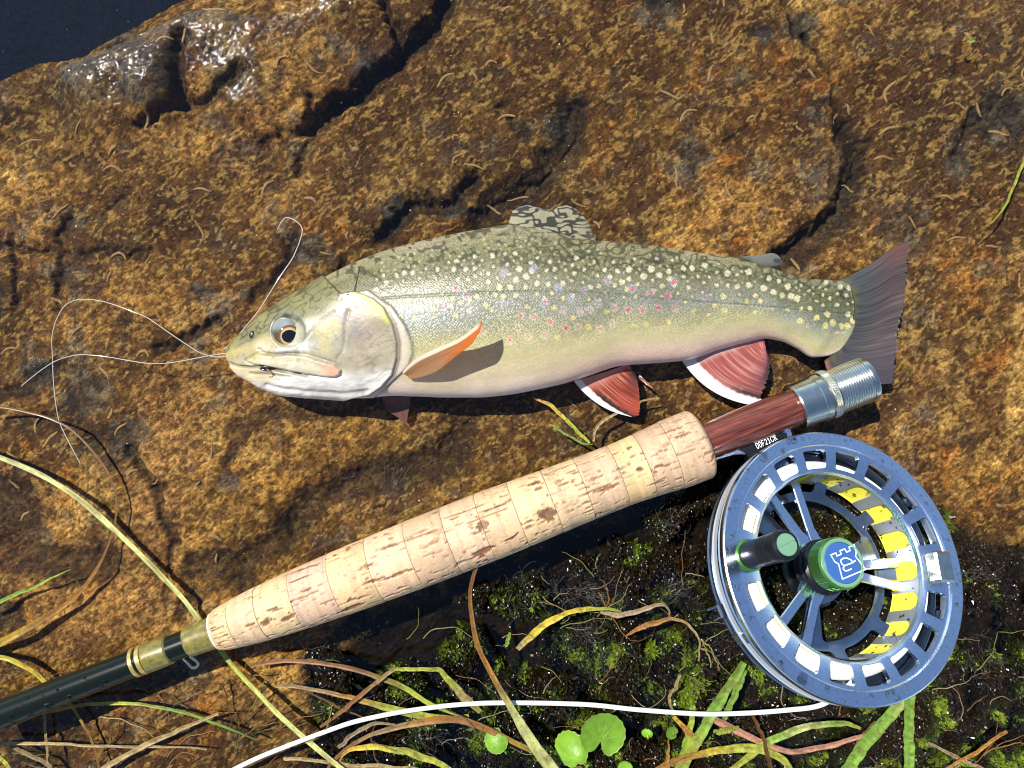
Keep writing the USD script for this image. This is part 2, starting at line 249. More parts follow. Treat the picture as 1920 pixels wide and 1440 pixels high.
# cracks, ledges and hollows: (polyline, half width, depth in mm, darkness of the mud and painted shade in it)
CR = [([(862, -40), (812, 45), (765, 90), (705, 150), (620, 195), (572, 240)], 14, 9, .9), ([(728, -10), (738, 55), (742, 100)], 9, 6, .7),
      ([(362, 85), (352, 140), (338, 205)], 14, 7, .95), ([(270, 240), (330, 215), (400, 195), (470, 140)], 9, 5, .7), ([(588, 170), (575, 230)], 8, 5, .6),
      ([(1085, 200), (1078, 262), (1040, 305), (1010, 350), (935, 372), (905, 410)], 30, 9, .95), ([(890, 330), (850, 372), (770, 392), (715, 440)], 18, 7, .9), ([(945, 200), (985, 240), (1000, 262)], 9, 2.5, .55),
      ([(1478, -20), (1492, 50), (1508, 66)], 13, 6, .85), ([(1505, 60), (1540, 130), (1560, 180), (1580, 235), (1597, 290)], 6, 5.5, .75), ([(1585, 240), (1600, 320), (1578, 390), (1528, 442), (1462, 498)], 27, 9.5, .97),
      ([(-60, 452), (60, 462), (118, 470), (170, 474), (270, 480)], 7, 2.5, .75), ([(128, 405), (112, 450), (120, 505), (112, 580)], 8, 3.5, .75), ([(20, 465), (33, 500), (30, 560), (50, 600)], 6, 2.5, .6),  # first strip: a grass blade's cast shadow, cut and painted as a groove
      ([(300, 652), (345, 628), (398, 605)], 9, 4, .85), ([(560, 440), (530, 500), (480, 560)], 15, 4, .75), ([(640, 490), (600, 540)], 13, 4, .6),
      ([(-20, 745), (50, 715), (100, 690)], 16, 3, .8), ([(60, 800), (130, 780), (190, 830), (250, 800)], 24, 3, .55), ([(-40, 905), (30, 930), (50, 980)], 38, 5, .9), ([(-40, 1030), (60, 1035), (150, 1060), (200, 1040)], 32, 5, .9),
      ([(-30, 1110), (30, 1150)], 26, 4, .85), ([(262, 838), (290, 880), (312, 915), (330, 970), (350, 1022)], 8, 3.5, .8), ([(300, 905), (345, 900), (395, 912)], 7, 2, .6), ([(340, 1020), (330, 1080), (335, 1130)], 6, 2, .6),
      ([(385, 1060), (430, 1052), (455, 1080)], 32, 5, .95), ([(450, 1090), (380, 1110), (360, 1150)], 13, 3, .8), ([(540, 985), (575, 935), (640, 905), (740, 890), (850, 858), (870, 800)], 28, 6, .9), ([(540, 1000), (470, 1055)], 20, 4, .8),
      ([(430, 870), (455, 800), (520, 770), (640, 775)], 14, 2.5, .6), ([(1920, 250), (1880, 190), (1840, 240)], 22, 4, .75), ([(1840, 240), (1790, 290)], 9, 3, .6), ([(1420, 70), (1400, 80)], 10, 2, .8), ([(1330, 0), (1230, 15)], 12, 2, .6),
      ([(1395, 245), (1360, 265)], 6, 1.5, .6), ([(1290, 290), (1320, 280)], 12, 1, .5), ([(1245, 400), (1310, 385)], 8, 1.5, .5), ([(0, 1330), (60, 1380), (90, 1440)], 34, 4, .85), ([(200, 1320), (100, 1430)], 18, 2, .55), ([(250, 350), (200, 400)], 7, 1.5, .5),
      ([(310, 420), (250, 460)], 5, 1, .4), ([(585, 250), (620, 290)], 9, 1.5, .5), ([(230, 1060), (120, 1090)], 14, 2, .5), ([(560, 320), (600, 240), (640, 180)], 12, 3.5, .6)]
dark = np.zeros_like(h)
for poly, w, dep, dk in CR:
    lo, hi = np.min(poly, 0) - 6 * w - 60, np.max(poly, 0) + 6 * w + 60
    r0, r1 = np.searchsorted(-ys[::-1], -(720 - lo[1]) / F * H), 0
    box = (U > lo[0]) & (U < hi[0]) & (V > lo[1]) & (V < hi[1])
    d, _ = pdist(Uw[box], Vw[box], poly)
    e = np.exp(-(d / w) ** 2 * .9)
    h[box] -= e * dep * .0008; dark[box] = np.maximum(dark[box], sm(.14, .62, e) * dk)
# slabs that stand a little higher on one side of a crack
def ledge(poly, height, fall, side):
    global h
    poly = np.asarray(poly, float); d, _ = pdist(Uw, Vw, poly); i = np.argmin([np.abs(0)])
    pg = np.vstack([poly, side]); s = sdist(Uw, Vw, [tuple(p) for p in pg])
    h = h + height * sm(-3, 7, s) * np.exp(-np.clip(d, 0, None) / fall)
ledge([(1480, -60), (1505, 60), (1560, 180), (1592, 260), (1604, 320), (1572, 385), (1520, 436), (1440, 490)], .0026, 160, [(1200, 520), (1150, -60)])
ledge([(880, -80), (805, 40), (755, 90), (690, 145), (610, 185), (560, 235)], .0026, 170, [(380, 300), (300, -80)])
ledge([(1095, 190), (1085, 262), (1030, 320), (900, 395)], .0018, 110, [(700, 330), (900, 120)])
ledge([(900, 320), (850, 365), (760, 385), (690, 440)], .0014, 90, [(560, 400), (700, 230)])
# the rim of the slab that breaks the surface
rim, _ = pdist(U, V, [(-200, 265), (0, 195), (90, 150), (180, 145), (260, 110), (360, 60), (480, 60), (640, 20)])
em, _ = pdist(U, V, [(215, 185), (290, 165), (390, 110), (450, 165)])
h += .0065 * np.exp(-(rim / 60) ** 2) + .0072 * np.exp(-(em / 85) ** 2) * (.8 + .5 * fb(U / 60, V / 60, 3, 21))
# the trout's bed and the boggy ground under the moss
MOSS = [(560, 1460), (600, 1330), (560, 1225), (700, 1150), (860, 1075), (1010, 1000), (1180, 940), (1330, 880), (1420, 860), (1560, 900), (1760, 960), (1830, 1000), (1990, 1040), (2300, 1100), (2300, 2600), (300, 2600)]
mo = sdist(Uw, Vw, MOSS)
h += .0050 * sm(640, 400, U) * sm(690, 850, V) * sm(150, -20, mo)
h += .0052 * np.exp(-(np.hypot(U - 300, V - 168) / 46) ** 2)
h -= .0085 * sm(-30, 130, mo) * (.75 + .5 * fb(U / 90, V / 90, 3, 23))
h = np.where(pool > 0, h - .002 - .10 * sm(0, 260, pool) - .012 * sm(0, 25, pool), h)
far = np.maximum(np.abs(X), np.abs(Y)); h = np.where(far > .25, h * np.exp(-np.clip(far - .25, 0, 5) * 1.5) + (fb(X * 3, Y * 3, 3, 25) - .62) * .06 * sm(.25, 1.2, far), h)
# colours of what lies on the rock, plus painted crack shade and sky reflection
silt = np.array([.200, .110, .030]); tan = np.array([.285, .180, .056]); brown = np.array([.080, .038, .014]); orange = np.array([.25, .098, .018]); mud_shade = np.array([.016, .012, .009]); grey = np.array([.085, .085, .07]); gold = np.array([.29, .155, .030])
n1, n2, n3_ = fb(U / 150, V / 150, 4, 31), fb(U / 60, V / 60, 4, 32), fb(U / 240, V / 240, 3, 33)
c = lerp(silt, tan, sm(.45, .66, n1))
c = lerp(c, brown, .85 * sm(.44, .60, n2)); c = lerp(c, mud_shade * 2.2, .7 * sm(.56, .68, fb(U / 75 + 9, V / 75, 4, 37)))
c = lerp(c, orange, .8 * sm(.60, .70, fb(A_ / 60, B_ / 34, 4, 34)) * sm(.42, .55, fb(U / 210, V / 210, 2, 38)))
c = lerp(c, gold, .8 * sm(.50, .66, n3_) * sm(500, 1100, V))
c = lerp(c, grey, .6 * sm(.60, .72, fb(U / 46, V / 46, 4, 35)))
c = lerp(c, lerp(brown, grey, sm(0, 1, n1)), .45 * sm(1560, 1720, U) * sm(620, 250, V))
c = c * (.50 + .95 * sm(.34, .64, fb(U / 260, V / 200, 4, 40)))[..., None]
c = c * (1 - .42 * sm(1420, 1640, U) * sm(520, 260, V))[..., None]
patch, _ = pdist(Uw, Vw, [(120, 1120), (260, 1130), (330, 1100)]); c = lerp(c, np.array([.40, .215, .06]), .75 * np.exp(-(patch / 75) ** 2))
patch, _ = pdist(Uw, Vw, [(300, 790), (330, 850), (290, 980)]); c = lerp(c, np.array([.36, .20, .07]), .7 * np.exp(-(patch / 60) ** 2))
patch, _ = pdist(Uw, Vw, [(560, 830), (760, 800)]); c = lerp(c, gold, .7 * np.exp(-(patch / 45) ** 2))
c = c * (.40 + 1.05 * sm(.28, .72, streak * .40 + clump * .35 + grain * .25))[..., None]
c = lerp(c, brown * .5, .55 * sm(.52, .40, grain * .6 + clump * .4))
fleck = fb(A_ / 15, B_ / 5.5, 3, 39); c = lerp(c, brown, .45 * sm(.52, .40, fleck)); c = lerp(c, tan * 1.25, .50 * sm(.55, .65, fleck * .75 + grain * .25))
for (pu_, pv_, pr_, k_) in [(1062, 232, 34, .8), (985, 235, 24, .6), (850, 385, 30, .7), (735, 405, 34, .8), (590, 460, 40, .75), (1300, 292, 40, .6), (1500, 55, 40, .8), (1425, 75, 22, .8), (1880, 215, 60, .7), (1800, 290, 40, .5), (1530, 215, 22, .6), (240, 70, 30, .6), (370, 545, 26, .7), (160, 735, 50, .6), (60, 700, 40, .7), (250, 810, 44, .6), (440, 900, 26, .6), (1690, 420, 50, .45), (1380, 150, 26, .5), (700, 120, 34, .6), (1230, 10, 50, .6), (1560, 330, 60, .45)]:
    e_ = np.hypot(Uw - pu_, Vw - pv_) / pr_ + 1.1 * (fb(U / 12, V / 12, 3, 47) - .5); c = lerp(c, lerp(np.array([.020, .020, .020]), np.array([.075, .08, .072]), sm(.42, .62, clump)), k_ * sm(1.15, .55, e_))
c = c * .86
c = lerp(c, mud_shade, dark * (.80 + .35 * (clump - .5)))  # dark sediment, widened to paint the cracks' cast shade into the colour
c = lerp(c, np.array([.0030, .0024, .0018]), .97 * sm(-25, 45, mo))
c = lerp(c, np.array([.0035, .0065, .015]), sm(-4, 12, pool))  # pool bed tinted blue: the sky's reflection is put into its colour
wet = sm(.0055, .0085, h) * sm(760, 560, U) * sm(420, 280, V)
c = c * (1 - .5 * wet)[..., None]
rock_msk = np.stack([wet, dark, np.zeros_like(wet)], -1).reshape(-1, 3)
HF = RegularGridInterpolator((ys, xs), h, bounds_error=False, fill_value=0.0)
def ground(p): return HF(np.stack([p[..., 1], p[..., 0]], -1))
nyy, nxx = h.shape
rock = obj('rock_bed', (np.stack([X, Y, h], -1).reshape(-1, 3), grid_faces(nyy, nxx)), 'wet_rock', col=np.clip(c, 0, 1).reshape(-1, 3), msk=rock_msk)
tag(rock, 'golden brown silt covered rock slab under shallow clear water', kind='structure')
del X, Y, U, V, Uw, Vw, wu, wv, w2u, w2v, c, streak, clump, grain, A_, B_
W = 30.0
wx = np.r_[-W, -1, np.linspace(-.3, .3, 25), 1, W]; gx, gy = np.meshgrid(wx, wx)
tag(obj('water', (np.stack([gx, gy, np.full_like(gx, WATER_Z)], -1).reshape(-1, 3), grid_faces(len(wx), len(wx))), 'water', smooth=False), 'shallow clear water over the rock and dark pool beyond it', kind='structure')

# ------------------------------------------------------------------ brook trout
Z0 = .0165
PAIRS = [  # top point, bottom point, half thickness (mm), height of the middle (mm)
    ((424, 659), (426, 668), 1.2, 15), ((427, 650), (434, 688), 3.4, 15), ((437, 639), (446, 703), 5.0, 15.5), ((458, 620), (468, 715), 7.0, 16), ((496, 588), (497, 731), 9.6, 16.5), ((546, 556), (530, 741), 12.2, 16.5),
    ((590, 532), (580, 745), 14.0, 16.5), ((633, 509), (633, 746), 15.2, 16.5), ((677, 489), (692, 745.5), 16.0, 16.5), ((721, 472), (735, 742.5), 16.4, 16.5), ((779, 456), (785, 743.5), 16.8, 16.5), ((837, 443), (837, 745.5), 17.2, 16.5), ((896, 432), (892, 745.5), 17.3, 16.5),
    ((955, 423), (945, 741.5), 17.2, 16.5), ((1022, 434), (1010, 730), 16.8, 16.5), ((1070, 445), (1055, 720), 16.2, 16.3), ((1114, 452), (1100, 706), 15.6, 16), ((1175, 456), (1165, 686), 14.6, 15.6), ((1236, 464), (1230, 681), 13.4, 15), ((1297, 473), (1285, 676), 12.0, 14.2),
    ((1358, 481), (1345, 657), 10.6, 13.2), ((1400, 489), (1395, 643), 9.6, 12.4), ((1440, 501), (1432, 635), 8.7, 11.8), ((1479, 515), (1466, 640), 7.8, 11.2), ((1515, 523), (1496, 654), 7.0, 10.8), ((1552, 525), (1524, 670), 6.0, 10.4), ((1585, 528), (1548, 668), 3.6, 10.4), ((1600, 542), (1572, 658), 2.0, 10.3), ((1608, 565), (1594, 630), 1.4, 10), ((1609, 580), (1606, 600), .5, 10)]
NS, NUp, NLo = 760, 250, 46
ctr = np.array([((a[0] + b[0]) / 2, (a[1] + b[1]) / 2) for a, b, *_ in PAIRS]); sp = np.r_[0, np.cumsum(np.hypot(*np.diff(ctr, axis=0).T))]
dat = np.array([(*a, *b, w, z) for a, b, w, z in PAIRS]); D = PchipInterpolator(sp, dat)(np.r_[np.linspace(0, 60, 90)[:-1], np.linspace(60, sp[-1], NS - 89)])
Tt, Bb, wd, zm = P(D[:, 0], D[:, 1], D[:, 5] / 1000), P(D[:, 2], D[:, 3], D[:, 5] / 1000), D[:, 4] / 1000, D[:, 5] / 1000
q = np.linspace(0, np.pi, NUp); q = q - .16 * np.sin(2 * q) * -1 * 0
ph = np.r_[q, np.linspace(np.pi, 2 * np.pi, NLo + 2)[1:-1]]
C, S = np.cos(ph), np.sin(ph)
prof_z = np.sign(S) * np.abs(S) ** .86
cen, hd = (Tt + Bb) / 2, (Tt - Bb) / 2
body = cen[:, None] + hd[:, None] * C[None, :, None]; body[..., 2] += wd[:, None] * prof_z[None]
up = np.broadcast_to(S[None] > -1e-9, body.shape[:2])
U, V = PX(body); tt = np.broadcast_to(((1 - C) / 2)[None], U.shape)
GILL = [(640, 552), (660, 548), (671, 549), (700, 560), (721, 577), (738, 608), (746, 642), (745, 670), (736, 700), (716, 721), (692, 736), (660, 742)]
HEADPOLY = GILL + [(500, 800), (380, 700), (400, 560), (560, 470)]
OUTER = [(690, 545), (735, 575), (760, 610), (772, 640), (774, 662), (766, 686), (752, 700)]
sdg = sdist(U, V, HEADPOLY); sdo = sdist(U, V, OUTER + [(700, 745), (600, 745), (600, 560)])
dg, _ = pdist(U, V, GILL)
mouth, mpar = pdist(U, V, [(428, 681), (446, 687), (470, 689), (492, 687), (512, 693), (540, 699), (575, 706)])
MAX = [(462, 676), (486, 663), (516, 667), (540, 664), (576, 667), (606, 676), (629, 682), (641, 692), (640, 700), (629, 705), (606, 704), (561, 698), (531, 692), (500, 687), (478, 683)]
sdm = sdist(U, V, MAX)
pre, _ = pdist(U, V, [(655, 585), (648, 610), (646, 640), (643, 655), (632, 672)])
pre2, _ = pdist(U, V, [(628, 585), (600, 604), (585, 622), (565, 645), (552, 662)])
sub, _ = pdist(U, V, [(486, 655), (500, 664), (530, 664), (560, 662)])
jaw, _ = pdist(U, V, [(500, 722), (535, 730), (580, 733), (640, 735), (690, 728)])
jaw2, _ = pdist(U, V, [(470, 700), (510, 702), (545, 706), (560, 700)])
eye_d = np.hypot(U - 541, (V - 622) * 1.0)
disp = .0017 * sm(-1.5, 2.5, sdg) * np.exp(-np.clip(dg, 0, None) / 70)
disp += .0008 * sm(-1.5, 2.5, sdo) * sm(3, -3, sdg) * np.exp(-np.clip(-sdg, 0, None) / 60)
disp -= .0012 * np.exp(-(mouth / 2.6) ** 2) + .00022 * np.exp(-(pre / 4) ** 2) + .00012 * np.exp(-(pre2 / 3) ** 2) + .0005 * np.exp(-(sub / 3) ** 2) + .0006 * np.exp(-(jaw / 4) ** 2) + .0004 * np.exp(-(jaw2 / 3) ** 2)
disp += .0010 * sm(-1.5, 4, sdm) - .0004 * np.exp(-((sdm + 2) / 2.5) ** 2)
disp += .0003 * np.exp(-((eye_d - 34) / 10) ** 2) - .0019 * sm(33, 24, eye_d)
fold = fb(U / 22, V / 8, 3, 41); disp += .0005 * (fold - .5) * sm(5, 20, sdg) * sm(690, 720, V)
disp += .0004 * (fb(U / 40, V / 40, 2, 43) - .5) * sm(0, 10, sdg)
lat = np.interp(U, [700, 760, 900, 1000, 1090, 1170, 1240, 1330, 1420, 1480, 1600], [560, 556, 549, 547, 548, 553, 560, 567, 573, 580, 590])
ldd = np.abs(V - lat); disp -= .00028 * np.exp(-(ldd / 1.6) ** 2) * (U > 700)
nrm = np.cross(np.gradient(body, axis=1), np.gradient(body, axis=0)); nrm /= np.linalg.norm(nrm, axis=-1, keepdims=True) + 1e-12
if nrm[NS // 2, NUp // 2, 2] < 0: nrm = -nrm
body = body + nrm * (disp * up * sm(0, .12, S)[None])[..., None]
# skin colours; the pale back edge has its glancing highlight painted in
st = np.array([0, .07, .16, .28, .40, .50, .58, .68, .80, .90, .96, 1.0])
sc_ = np.array([(.28, .25, .16), (.20, .18, .095), (.135, .128, .056), (.145, .14, .074), (.185, .183, .125), (.225, .23, .18), (.27, .262, .17), (.34, .315, .165), (.40, .35, .19), (.48, .395, .26), (.60, .50, .40), (.68, .62, .56)])
tn = np.clip(tt * (1 - .24 * sm(1400, 1500, U) * sm(1.0, .85, tt)) + (fb(U / 60, V / 60, 3, 51) - .5) * .10, 0, 1)
c = np.stack([np.interp(tn, st, sc_[:, k]) for k in range(3)], -1)
c = lerp(c, c * np.array([.92, .98, .92]) * .80, sm(1380, 1520, U) * sm(.72, .55, tt)[...])
c = lerp(c, np.array([.24, .265, .30]), .40 * sm(.40, .50, tt) * sm(.66, .54, tt) * sm(1050, 760, U))
# dark worm-track marks over the back
wx_, wy_ = U + 20 * (fb(U / 40, V / 40, 2, 61) - .5), V + 20 * (fb(U / 40, V / 40, 2, 62) - .5)
verm = np.abs(nz(wx_ / 11, wy_ / 6.5, 0, 63) - .5) * 2; blot = nz(wx_ / 8, wy_ / 7, 0, 64)
vm = sm(.42, .18, verm) * sm(.36, .18, tt) * sm(870, 1080, U) + sm(.60, .74, blot) * sm(.36, .22, tt) * sm(1080, 900, U) * sm(0, -30, sdg)
c = lerp(c, np.array([.035, .036, .018]), .82 * np.clip(vm, 0, 1))
# pale spots, red spots with their bluish rings
RED = [(145, 495), (330, 465), (140, 685), (480, 588), (560, 650), (640, 600), (785, 545), (935, 592), (1047, 618), (1185, 552), (1375, 650), (400, 672), (510, 722), (613, 737), (675, 715), (725, 680), (825, 710), (908, 722), (997, 725), (1092, 710), (430, 795), (528, 835), (600, 828), (735, 840), (812, 808), (297, 888), (398, 878), (185, 910), (1195, 712), (1155, 635), (-90, 640), (-150, 590), (330, 765), (250, 760), (235, 835), (-60, 720), (10, 860), (-210, 700)]
RED = np.array([(900 + a / 3.273, 360 + b / 3.273) for a, b in RED])
YEL = [(240, 472), (285, 520), (220, 538), (120, 585), (185, 588), (350, 565), (420, 568), (410, 480), (525, 478), (465, 525), (560, 545), (640, 472), (720, 515), (765, 478), (845, 485), (870, 552), (915, 475), (1005, 518), (1050, 475), (1100, 510), (1160, 485), (1120, 575), (1280, 588), (1250, 520), (1340, 515), (1410, 520), (1215, 620), (1455, 570), (1520, 575), (1580, 580), (1650, 572), (1745, 590), (1800, 615), (1495, 640), (1635, 668), (1725, 668), (1500, 728), (1315, 728), (1260, 675), (1585, 760), (1690, 735), (1795, 715), (1400, 755), (1440, 700), (875, 848), (945, 825), (1018, 812), (665, 825), (475, 893), (775, 735), (455, 710), (570, 770), (290, 700), (1085, 410), (1180, 420), (950, 410), (820, 430), (700, 430), (590, 405), (1300, 465), (1380, 450), (1520, 500), (1650, 490), (640, 900), (800, 890), (1160, 800), (730, 580)]
YEL = [(900 + a / 3.273, 360 + b / 3.273) for a, b in YEL]
YEL += [(1260 + a / 3.4286, 420 + b / 3.4286) for a, b in [(335, 465), (475, 492), (575, 495), (645, 545), (745, 552), (830, 545), (885, 542), (930, 600), (825, 625), (1000, 580), (1035, 635), (985, 655), (1090, 655), (1135, 580), (1060, 520), (970, 522), (1015, 480), (930, 495), (970, 455), (1065, 450), (1120, 460), (1140, 410), (1080, 405), (1130, 655), (1165, 620), (1110, 710), (1060, 710), (990, 720), (1040, 770), (1085, 765), (870, 665), (760, 645), (690, 630), (640, 620), (535, 565), (685, 365), (650, 440), (710, 460), (590, 410), (765, 465), (805, 480), (745, 405), (625, 350), (990, 375), (1180, 545), (1170, 500), (880, 430), (830, 395), (920, 720), (1130, 515)]]
r2 = np.random.default_rng(5)
for _ in range(2500):                                           # small pale flecks between the back and the lateral line
    p = np.array([r2.uniform(705, 1420), r2.uniform(440, 640)])
    k = int(np.argmin(np.abs(D[:, 0] - p[0]))); tv = (p[1] - D[k, 1]) / (D[k, 3] - D[k, 1])
    if .15 < tv < (.50 if p[0] < 930 else .44) and min(np.hypot(p[0] - a, p[1] - b) for a, b in YEL) > 14.5: YEL.append(tuple(p))
YEL = np.array(YEL); ku = up.copy()

mini = []
for _ in range(9000):                                           # dense little pale dots over the back
    p = np.array([r2.uniform(715, 1600), r2.uniform(425, 640)]); k = int(np.argmin(np.abs(D[:, 0] - p[0]))); tv = (p[1] - D[k, 1]) / (D[k, 3] - D[k, 1])
    if .06 < tv < .36 and (not mini or np.min(np.abs(np.array(mini) - p) @ [1, 1.2]) > 12) and np.min(np.abs(YEL - p) @ [1, 1]) > 13: mini.append(tuple(p))
dm_, im_ = cKDTree(np.array(mini)).query(np.stack([U, V + 2.5 * (nz(U / 5, V / 5, 0, 73) - .5)], -1).reshape(-1, 2)); dm_ = dm_.reshape(U.shape); im_ = im_.reshape(U.shape)
c = lerp(c, np.array([.34, .32, .19]), (.50 + .3 * np.sin(im_ * 7.7)) * sm(4.0, 1.4, dm_) * sm(.40, .32, tt))
tree_y = cKDTree(YEL); q1 = np.stack([U + 3.0 * (nz(U / 4, V / 4, 0, 71) - .5), V + 3.0 * (nz(U / 4, V / 4, 0, 72) - .5)], -1)
dy, iy = tree_y.query(q1.reshape(-1, 2)); dy = dy.reshape(U.shape); iy = iy.reshape(U.shape)
rad = (4.9 + 1.6 * np.sin(iy * 12.9898 + .5)) * np.where(iy < 115, 1.0, .80); ring = sm(rad + 6, rad + 1, dy)
c = lerp(c, c * .72, .7 * ring * sm(.62, .45, tt))
warm = sm(.30, .55, tt)
c = lerp(c, lerp(np.array([.46, .44, .30]), np.array([.54, .46, .17]), warm), .9 * sm(rad + 1.4, rad - 2.2, dy) * sm(.74, .66, tt))
dr, ir = cKDTree(RED).query(q1.reshape(-1, 2)); dr = dr.reshape(U.shape)
c = lerp(c, lerp(np.array([.30, .34, .44]), np.array([.55, .42, .32]), sm(.44, .58, tt)), .45 * sm(11, 5, dr))
rr_d = (3.1 + 1.7 * np.sin(ir.reshape(U.shape) * 5.7)) ; c = lerp(c, np.array([.47, .09, .085]), (.78 + .2 * np.sin(ir.reshape(U.shape) * 3.1)) * sm(rr_d + 1.2, rr_d - 1.6, dr))
c = lerp(c, np.array([.10, .12, .12]), .6 * np.exp(-(ldd / 1.3) ** 2) * (U > 705) * sm(-.6, .3, np.sin(U * .8)))
c = lerp(c, np.array([.66, .42, .38]), .55 * np.exp(-(pdist(U, V, [(1050, 730), (1180, 672), (1290, 668), (1440, 640)])[0] / 24) ** 2))
# head
hm = sm(-2, 2, sdg)
hc = lerp(np.array([.185, .17, .07]), np.array([.30, .275, .17]), sm(.28, .44, tt + (fb(U / 30, V / 30, 3, 81) - .5) * .12))
hc = lerp(hc, np.array([.36, .325, .22]), sm(.52, .68, tt)); hc = lerp(hc, np.array([.66, .63, .58]), sm(.76, .86, tt))
op = np.exp(-(np.hypot((U - 682) / 42, (V - 630) / 62)) ** 2 * 1.2); hc = lerp(hc, np.array([.31, .245, .185]), .85 * op)
chk = np.exp(-(np.hypot((U - 612) / 45, (V - 632) / 42)) ** 2 * 1.3); hc = lerp(hc, np.array([.42, .40, .32]), .75 * chk)
dk_, _ = pdist(U, V, [(640, 590), (662, 602), (672, 625)]); hc = lerp(hc, np.array([.22, .19, .20]), .65 * np.exp(-(dk_ / 13) ** 2))
yg, _ = pdist(U, V, [(676, 556), (706, 572), (728, 600)]); hc = lerp(hc, np.array([.40, .42, .06]), .9 * np.exp(-(yg / 9) ** 2))
hc = lerp(hc, np.array([.34, .27, .07]), .8 * np.exp(-(np.hypot(U - 438, V - 664) / 14) ** 2))
hc = lerp(hc, np.array([.30, .30, .22]), .6 * sm(44, 30, eye_d)); hc = lerp(hc, np.array([.07, .07, .05]), .55 * np.exp(-((eye_d - 33) / 3) ** 2)); hc = lerp(hc, np.array([.62, .62, .58]), .8 * np.exp(-(pdist(U, V, [(490, 650), (530, 656), (575, 648)])[0] / 9) ** 2))
hc = lerp(hc, np.array([.56, .50, .36]), .7 * sm(4, 14, sdm) * 1.0 + .55 * sm(-1, 3, sdm)); hc = lerp(hc, np.array([.66, .36, .22]), .85 * sm(-1, 3, sdm) * sm(590, 625, U))
hc = lerp(hc, np.array([.55, .43, .22]), .8 * np.exp(-(pdist(U, V, [(440, 694), (470, 704), (505, 708)])[0] / 10) ** 2))
sq = sm(.26, .10, np.abs(nz((U - V * .9) / 15 + 1.5 * nz(U / 9, V / 9, 0, 87), (V + .7 * U) / 7, 0, 83) - .5) * 2) * sm(.40, .26, tt); hc = lerp(hc, np.array([.045, .045, .018]), .75 * sq)
for dd, k in ((mouth, .75), (pre, .40), (pre2, .3), (sub, .55), (jaw, .25), (jaw2, .5)): hc = lerp(hc, np.array([.10, .085, .07]), k * np.exp(-(dd / 2.0) ** 2))
hc = hc * (.58 + .55 * fb(U / 26, V / 26, 4, 84))[..., None]; hc = lerp(hc, np.array([.42, .33, .12]), .5 * sm(.52, .66, fb(U / 34, V / 34, 3, 89)) * sm(.30, .42, tt) * sm(.72, .6, tt))
hl = np.abs(nz((U * .5 + V) / 6 + 2 * nz(U / 30, V / 30, 0, 90), (V * .3 - U) / 40, 0, 91) - .5) * 2; hc = lerp(hc, hc * .6, .7 * sm(.25, .05, hl) * sm(650, 690, U) * sm(600, 640, V))
hc = lerp(hc, np.array([.09, .075, .06]), .30 * sm(.58, .72, fb(U / 5, V / 5, 3, 85)) * sm(.4, .5, tt) * sm(.80, .68, tt))
c = lerp(c, hc, hm)
gm = sm(3, -3, sdg) * sm(-2, 2, sdo) * sm(30, 10, np.abs(sdg)); c = lerp(c, np.array([.52, .45, .37]), .85 * gm)
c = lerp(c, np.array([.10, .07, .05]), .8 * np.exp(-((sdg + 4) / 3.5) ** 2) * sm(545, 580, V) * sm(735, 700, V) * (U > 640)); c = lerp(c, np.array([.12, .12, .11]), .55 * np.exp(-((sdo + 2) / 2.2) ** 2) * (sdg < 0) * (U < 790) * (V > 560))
c = c * (1 + .16 * (fb(U / 12, V / 7, 3, 131) - .5) * sm(.5, .7, tt))[..., None]
scale_m = (1 - hm) * (1 - gm) * (.25 + .75 * sm(.80, .62, tt)) * sm(.97, .92, tt) * sm(.0, .06, tt); silver = np.clip((1 - hm) * sm(.30, .50, tt) * sm(.75, .58, tt) * .75 * sm(1500, 1150, U) + hm * sm(.40, .55, tt) * sm(.86, .76, tt) * .16 * (.3 + 1.4 * fb(U / 9, V / 9, 3, 88)), 0, 1) * up
fish = thing('brook_trout', 'speckled olive trout with red fins lying on its side on the wet rock', 'fish', (0, 0, 0))
bv = body.reshape(-1, 3); m_ = len(ph)
bf = grid_faces(NS, m_, True)
bv = np.vstack([bv, body[0].mean(0), body[-1].mean(0)]); j = np.arange(m_); jn = (j + 1) % m_
bf = np.vstack([bf, np.stack([jn, j, np.full(m_, NS * m_)], 1), np.stack([(NS - 1) * m_ + j, (NS - 1) * m_ + jn, np.full(m_, NS * m_ + 1)], 1)])
if trimesh.Trimesh(bv, bf, process=False).volume < 0: bf = bf[:, ::-1]
msk = np.stack([scale_m, silver, 0 * silver], -1).reshape(-1, 3)
pad = lambda a: np.vstack([a.reshape(-1, 3), a[0].mean(0), a[-1].mean(0)])
obj('body', (bv, bf), 'trout_skin', fish, col=np.clip(pad(c), 0, 1), msk=np.vstack([msk, msk[:1], msk[-1:]]))
_k = up.ravel(); _tree = cKDTree(np.stack(PX(body), -1).reshape(-1, 2)[_k]); _z = body[..., 2].ravel()[_k]
def fish_top(u, v):
    d, i = _tree.query(np.stack([np.atleast_1d(u), np.atleast_1d(v)], -1).astype(float), k=4)
    return _z[i].mean(-1)
